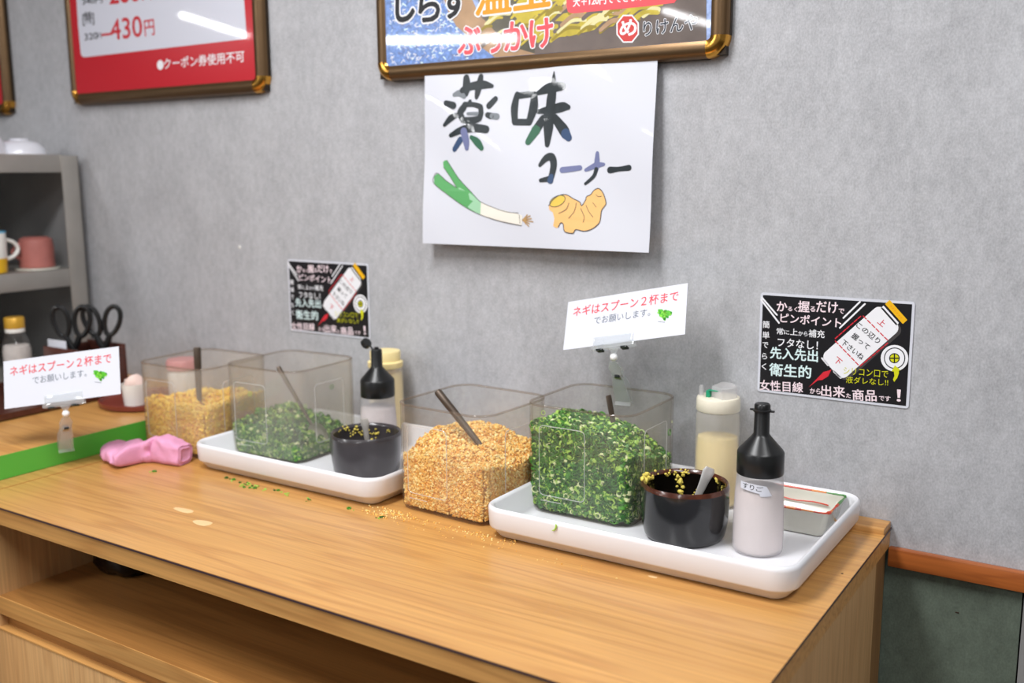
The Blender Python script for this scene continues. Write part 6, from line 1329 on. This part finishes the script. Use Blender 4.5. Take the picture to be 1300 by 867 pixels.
# ================================================================== LEFT BACK: tray, scissors box, bottle, cups
SZ = 0.8895
lt = tag(empty('serving_tray', (-1.596, -0.30, SZ)), 'dark reddish brown lacquer tray holding the scissors box, on the side counter', 'tray')
def dtray(parent, a, b, h=0.014):
    M().loft([rrect(a-0.004, b-0.004, 0.012, 0, 4), rrect(a, b, 0.014, 0.004, 4), rrect(a, b, 0.014, h, 4), rrect(a-0.005, b-0.005, 0.010, h, 4), rrect(a-0.006, b-0.006, 0.009, 0.004, 4), rrect(a-0.02, b-0.02, 0.005, 0.0035, 4)]).build('body', W_DARK, parent, smooth=40)
dtray(lt, 0.138, 0.165)
rt = tag(empty('round_tray', (-1.366, -0.165, SZ)), 'small round red-brown tray beside the yellow crumb tub', 'tray')
M().lathe([(0.078, 0), (0.086, 0.002), (0.088, 0.011), (0.085, 0.012), (0.082, 0.005), (0.001, 0.004)], 48).build('body', 'lacquer_red', rt)
sb = tag(empty('scissors_box', (-1.520, -0.187, SZ + 0.004)), 'dark brown open box holding scissors beside the rack', 'box')
w_, d_, h_ = 0.060, 0.052, 0.100
for nm, bx in (('side', (-w_, w_, -d_, -d_+0.006)), ('side', (-w_, w_, d_-0.006, d_)), ('side', (-w_, -w_+0.006, -d_+0.006, d_-0.006)), ('side', (w_-0.006, w_, -d_+0.006, d_-0.006))):
    M().box(*bx, 0, h_ if bx[1] - bx[0] > 0.02 else h_ - 0.004, 0.0008).build('side', W_DARK, sb)
M().box(-w_+0.006, w_-0.006, -d_+0.006, d_-0.006, 0.001, 0.006).build('base', W_DARK, sb)
pc = tag(M().box(-0.040, 0.020, -0.0012, 0.0012, 0, 0.105, 0.0004).build('paper_slip', 'paper', None, (-1.548, -0.222, SZ + 0.0105)), 'pale paper slip standing in the scissors box', 'paper')
def scissors(loc, yaw, spread, label):
    t = tag(empty('scissors', loc, (0, 0, yaw)), label, 'scissors', 'black handled kitchen scissors in the box')
    for s in (-1, 1):
        # handle loop: long oval leaning outward
        P = []
        for i in range(28):
            a = 2*PI*i/28; rx, rz = 0.0150, 0.0300
            x = rx*math.sin(a); z = rz*math.cos(a)
            x *= 1 + 0.25*z/rz*0.6
            lean = s*spread
            P.append((s*0.020 + x*math.cos(lean) + z*math.sin(lean), 0.001*s, 0.142 + z*math.cos(lean) - x*math.sin(lean)))
        h = M().tube(P, 0.0050, 10, closed=True)
        h.tube([(s*0.0145, 0.001*s, 0.116), (s*0.008, 0.001*s, 0.100), (-s*0.001, 0.001*s, 0.082)], [0.0055, 0.0065, 0.0055], 10)
        hd = h.build('handle', 'black_handle', t)
        b = M(); b.loft([[( -s*0.008, 0.0015*s, 0.085), (s*0.004, 0.0015*s, 0.085), (s*0.004, 0.0030*s, 0.085), (-s*0.008, 0.0030*s, 0.085)], [(-s*0.006, 0.0015*s, 0.0), (-s*0.001, 0.0015*s, 0.0), (-s*0.001, 0.0025*s, 0.0), (-s*0.006, 0.0025*s, 0.0)]])
        b.build('blade', 'steel', t, smooth=0)
    M().tube([(0, -0.0045, 0.078), (0, 0.0045, 0.078)], 0.003, 10).build('pivot', 'steel', t)
    return t
scissors((-1.532, -0.203, SZ + 0.0105), 0.62, 0.16, 'left pair of black handled scissors in the brown box')
scissors((-1.487, -0.166, SZ + 0.0105), 0.55, 0.30, 'right pair of black handled scissors in the brown box')
gb = tag(empty('seasoning_bottle', (-1.655, -0.250, SZ + 0.004)), 'small clear bottle of white seasoning with gold cap beside the scissors', 'bottle')
lathe_part([(0.026, 0), (0.028, 0.003), (0.028, 0.092), (0.0255, 0.104), (0.0180, 0.121), (0.0175, 0.126)], 'bottle_body', 'bottle_glass', gb)
lathe_part([(0.025, 0.002), (0.0265, 0.004), (0.0265, 0.088), (0.024, 0.097), (0.001, 0.098)], 'seasoning', 'spice', gb)
lathe_part([(0.0185, 0.124), (0.0188, 0.125), (0.0188, 0.131), (0.0182, 0.132)], 'neck_ring', 'mug_white', gb)
lathe_part([(0.0180, 0.132), (0.0192, 0.1325), (0.0192, 0.153), (0.0180, 0.1545), (0.001, 0.155)], 'cap', 'gold_cap', gb)
sc2 = tag(empty('plastic_bag', (-1.680, -0.340, SZ + 0.004)), 'crumpled whitish plastic bag at the left edge behind the card', 'bag')
rs = random.Random(21)
M().lathe([(0.03, 0), (0.036, 0.01), (0.040, 0.05), (0.034, 0.070), (0.020, 0.082), (0.001, 0.085)], 24, jit=lambda a, z: 0.004*math.sin(5*a+z*90)+0.003*math.sin(9*a-z*70)).build('body', 'frosted', sc2)
cu = tag(empty('small_cup', (-1.352, -0.200, SZ + 0.0045)), 'small white cup filled with crumpled pinkish tissue beside the yellow crumb tub', 'cup')
lathe_part([(0.018, 0), (0.020, 0.001), (0.024, 0.042), (0.0228, 0.042), (0.019, 0.004), (0.001, 0.003)], 'body', 'mug_white', cu)
o = M().ball((0, 0, 0.040), 0.019, 14, 0.9)
o.v = [(x*(1+0.15*math.sin(9*z*50+7*x*60)), y*(1+0.15*math.cos(x*300)), z + 0.003*math.sin(x*200)) for x, y, z in o.v]
tag(o.build('tissue', 'tissue', None, (-1.352, -0.200, SZ + 0.0060)), 'crumpled pinkish tissue in the small white cup', 'tissue')
pk = tag(empty('lidded_jar', (-1.320, -0.110, SZ + 0.0045)), 'white jar with pink lid seen through the yellow crumb tub', 'jar')
lathe_part([(0.026, 0), (0.029, 0.003), (0.030, 0.050), (0.027, 0.058)], 'body', 'mug_white', pk)
lathe_part([(0.0285, 0.058), (0.031, 0.059), (0.031, 0.074), (0.029, 0.078), (0.001, 0.080)], 'lid', 'pink_lid', pk)

# ================================================================== STEEL RACK with crockery
rk = tag(empty('steel_rack', (-1.93, -0.36, SZ)), 'stainless steel shelf rack with dark back standing by the wall at the left', 'rack')
ir = Matrix.Translation((1.93, 0.36, -SZ))
X1, X0, Y1, Y0 = -1.742, -2.12, -0.020, -0.700
def rpart(m, n, mt_, **k): return m.xf(ir).build(n, mt_, rk, **k)
for (xx, sx) in ((X1, -1), (X0, 1)):
    for (yy, sy) in ((Y1, -1), (Y0, 1)):
        m = M().box(min(xx, xx+sx*0.003), max(xx, xx+sx*0.003), min(yy, yy+sy*0.042), max(yy, yy+sy*0.042), SZ, 1.372, 0.0008)
        m.box(min(xx, xx+sx*0.042), max(xx, xx+sx*0.042), min(yy, yy+sy*0.003), max(yy, yy+sy*0.003), SZ, 1.372, 0.0008)
        rpart(m, 'post', 'rack_steel')
for zt in (1.372, 1.124, 0.905):
    m = M().box(X0+0.003, X1-0.003, Y0+0.003, Y1-0.003, zt-0.004, zt, 0.0005)
    rpart(m, 'shelf_panel', 'rack_steel')
    m = M().box(X1-0.0035, X1-0.0015, Y0+0.03, Y1-0.038, zt-0.036, zt+0.002, 0.0005); rpart(m, 'shelf_lip', 'rack_steel')
rpart(M().box(X0, X0+0.002, Y0+0.01, Y1-0.01, SZ+0.01, 1.368), 'back_sheet', 'rack_back', smooth=0)
rpart(M().box(X0+0.01, X1-0.045, Y1-0.004, Y1-0.002, SZ+0.01, 1.368), 'side_sheet', 'rack_back', smooth=0)
zs = 1.1245
mg = tag(empty('mug', (-1.815, -0.205, zs)), 'white mug with yellow base and blue picture on the rack shelf', 'mug')
lathe_part([(0.034, 0), (0.038, 0.002), (0.040, 0.032)], 'lower_band', 'mug_yellow', mg, cap1=False)
lathe_part([(0.040, 0.032), (0.041, 0.085), (0.0395, 0.087), (0.038, 0.085), (0.036, 0.006), (0.001, 0.005)], 'body', 'mug_white', mg, cap0=False)
m = M(); rr2 = 0.0412
m.loft([[(rr2*math.cos(a), rr2*math.sin(a), z) for a in [deg(-62 + 8*i) for i in range(8)]] for z in (0.038, 0.076)] , False, False, closed=False); m.build('blue_picture', 'mug_blue', mg)
ln = lathe_part([(0.0405, 0.085), (0.0413, 0.086), (0.0405, 0.0885), (0.0385, 0.088)], 'blue_rim', 'mug_blue', mg, cap0=False, cap1=False)
M().tube([(0.012+0.0*i, 0.038 + 0.026*math.sin(deg(180*i/10))**0.6, 0.070 - 0.042*i/10) for i in range(11)], 0.0042, 8).build('handle', 'mug_white', mg)
pcx = tag(empty('upturned_cup', (-1.815, -0.092, zs)), 'dusky pink cup upside down on the rack shelf', 'cup')
lathe_part([(0.0350, 0.004), (0.0370, 0.006), (0.0370, 0.050), (0.0345, 0.066), (0.026, 0.071), (0.001, 0.072)], 'body', 'pink_cup', pcx)
lathe_part([(0.046, 0), (0.048, 0.001), (0.047, 0.004), (0.035, 0.0045), (0.001, 0.005)], 'saucer', 'celadon', pcx)
M().tube([(-0.004+0.0*i, -0.035 - 0.018*math.sin(deg(180*i/8)), 0.058 - 0.034*i/8) for i in range(9)], 0.004, 8).build('handle', 'pink_cup', pcx)
for x, y, r, h, lb in ((-1.845, -0.092, 0.056, 0.034, 'upturned white bowl on top of the rack, nearer the wall'), (-1.850, -0.200, 0.070, 0.068, 'larger upturned white bowl on top of the rack, at the left edge')):
    t = tag(empty('upturned_bowl', (x, y, 1.3725)), lb, 'bowl', 'white bowls on top of the rack')
    lathe_part([(r, 0), (r*1.0, 0.002), (r*0.93, h*0.45), (r*0.70, h*0.82), (r*0.40, h*0.96), (0.001, h)], 'body', 'bowl_white', t)
    lathe_part([(r*0.36, h*0.95), (r*0.35, h*1.08), (r*0.32, h*1.08), (r*0.31, h*0.97)], 'foot_ring', 'bowl_white', t, cap0=False, cap1=False)

# ================================================================== BLACK BAG under the worktop
bg = M(); N = 40
bg.lathe([(0.03, 0), (0.050, 0.003), (0.060, 0.018), (0.062, 0.05), (0.058, 0.08), (0.040, 0.104), (0.02, 0.112), (0.001, 0.114)], N, jit=lambda a, z: 0.003*math.sin(6*a+z*60)+0.002*math.sin(11*a-z*90) if z > 0.001 else 0)
o = bg.build('bin_bag', 'bag_black', None, (-1.083, -0.425, 0.7005), smooth=60); o.scale = (1.0, 0.8, 1.0)
tag(o, 'crumpled black plastic bag standing on the open shelf at the left', 'bag')
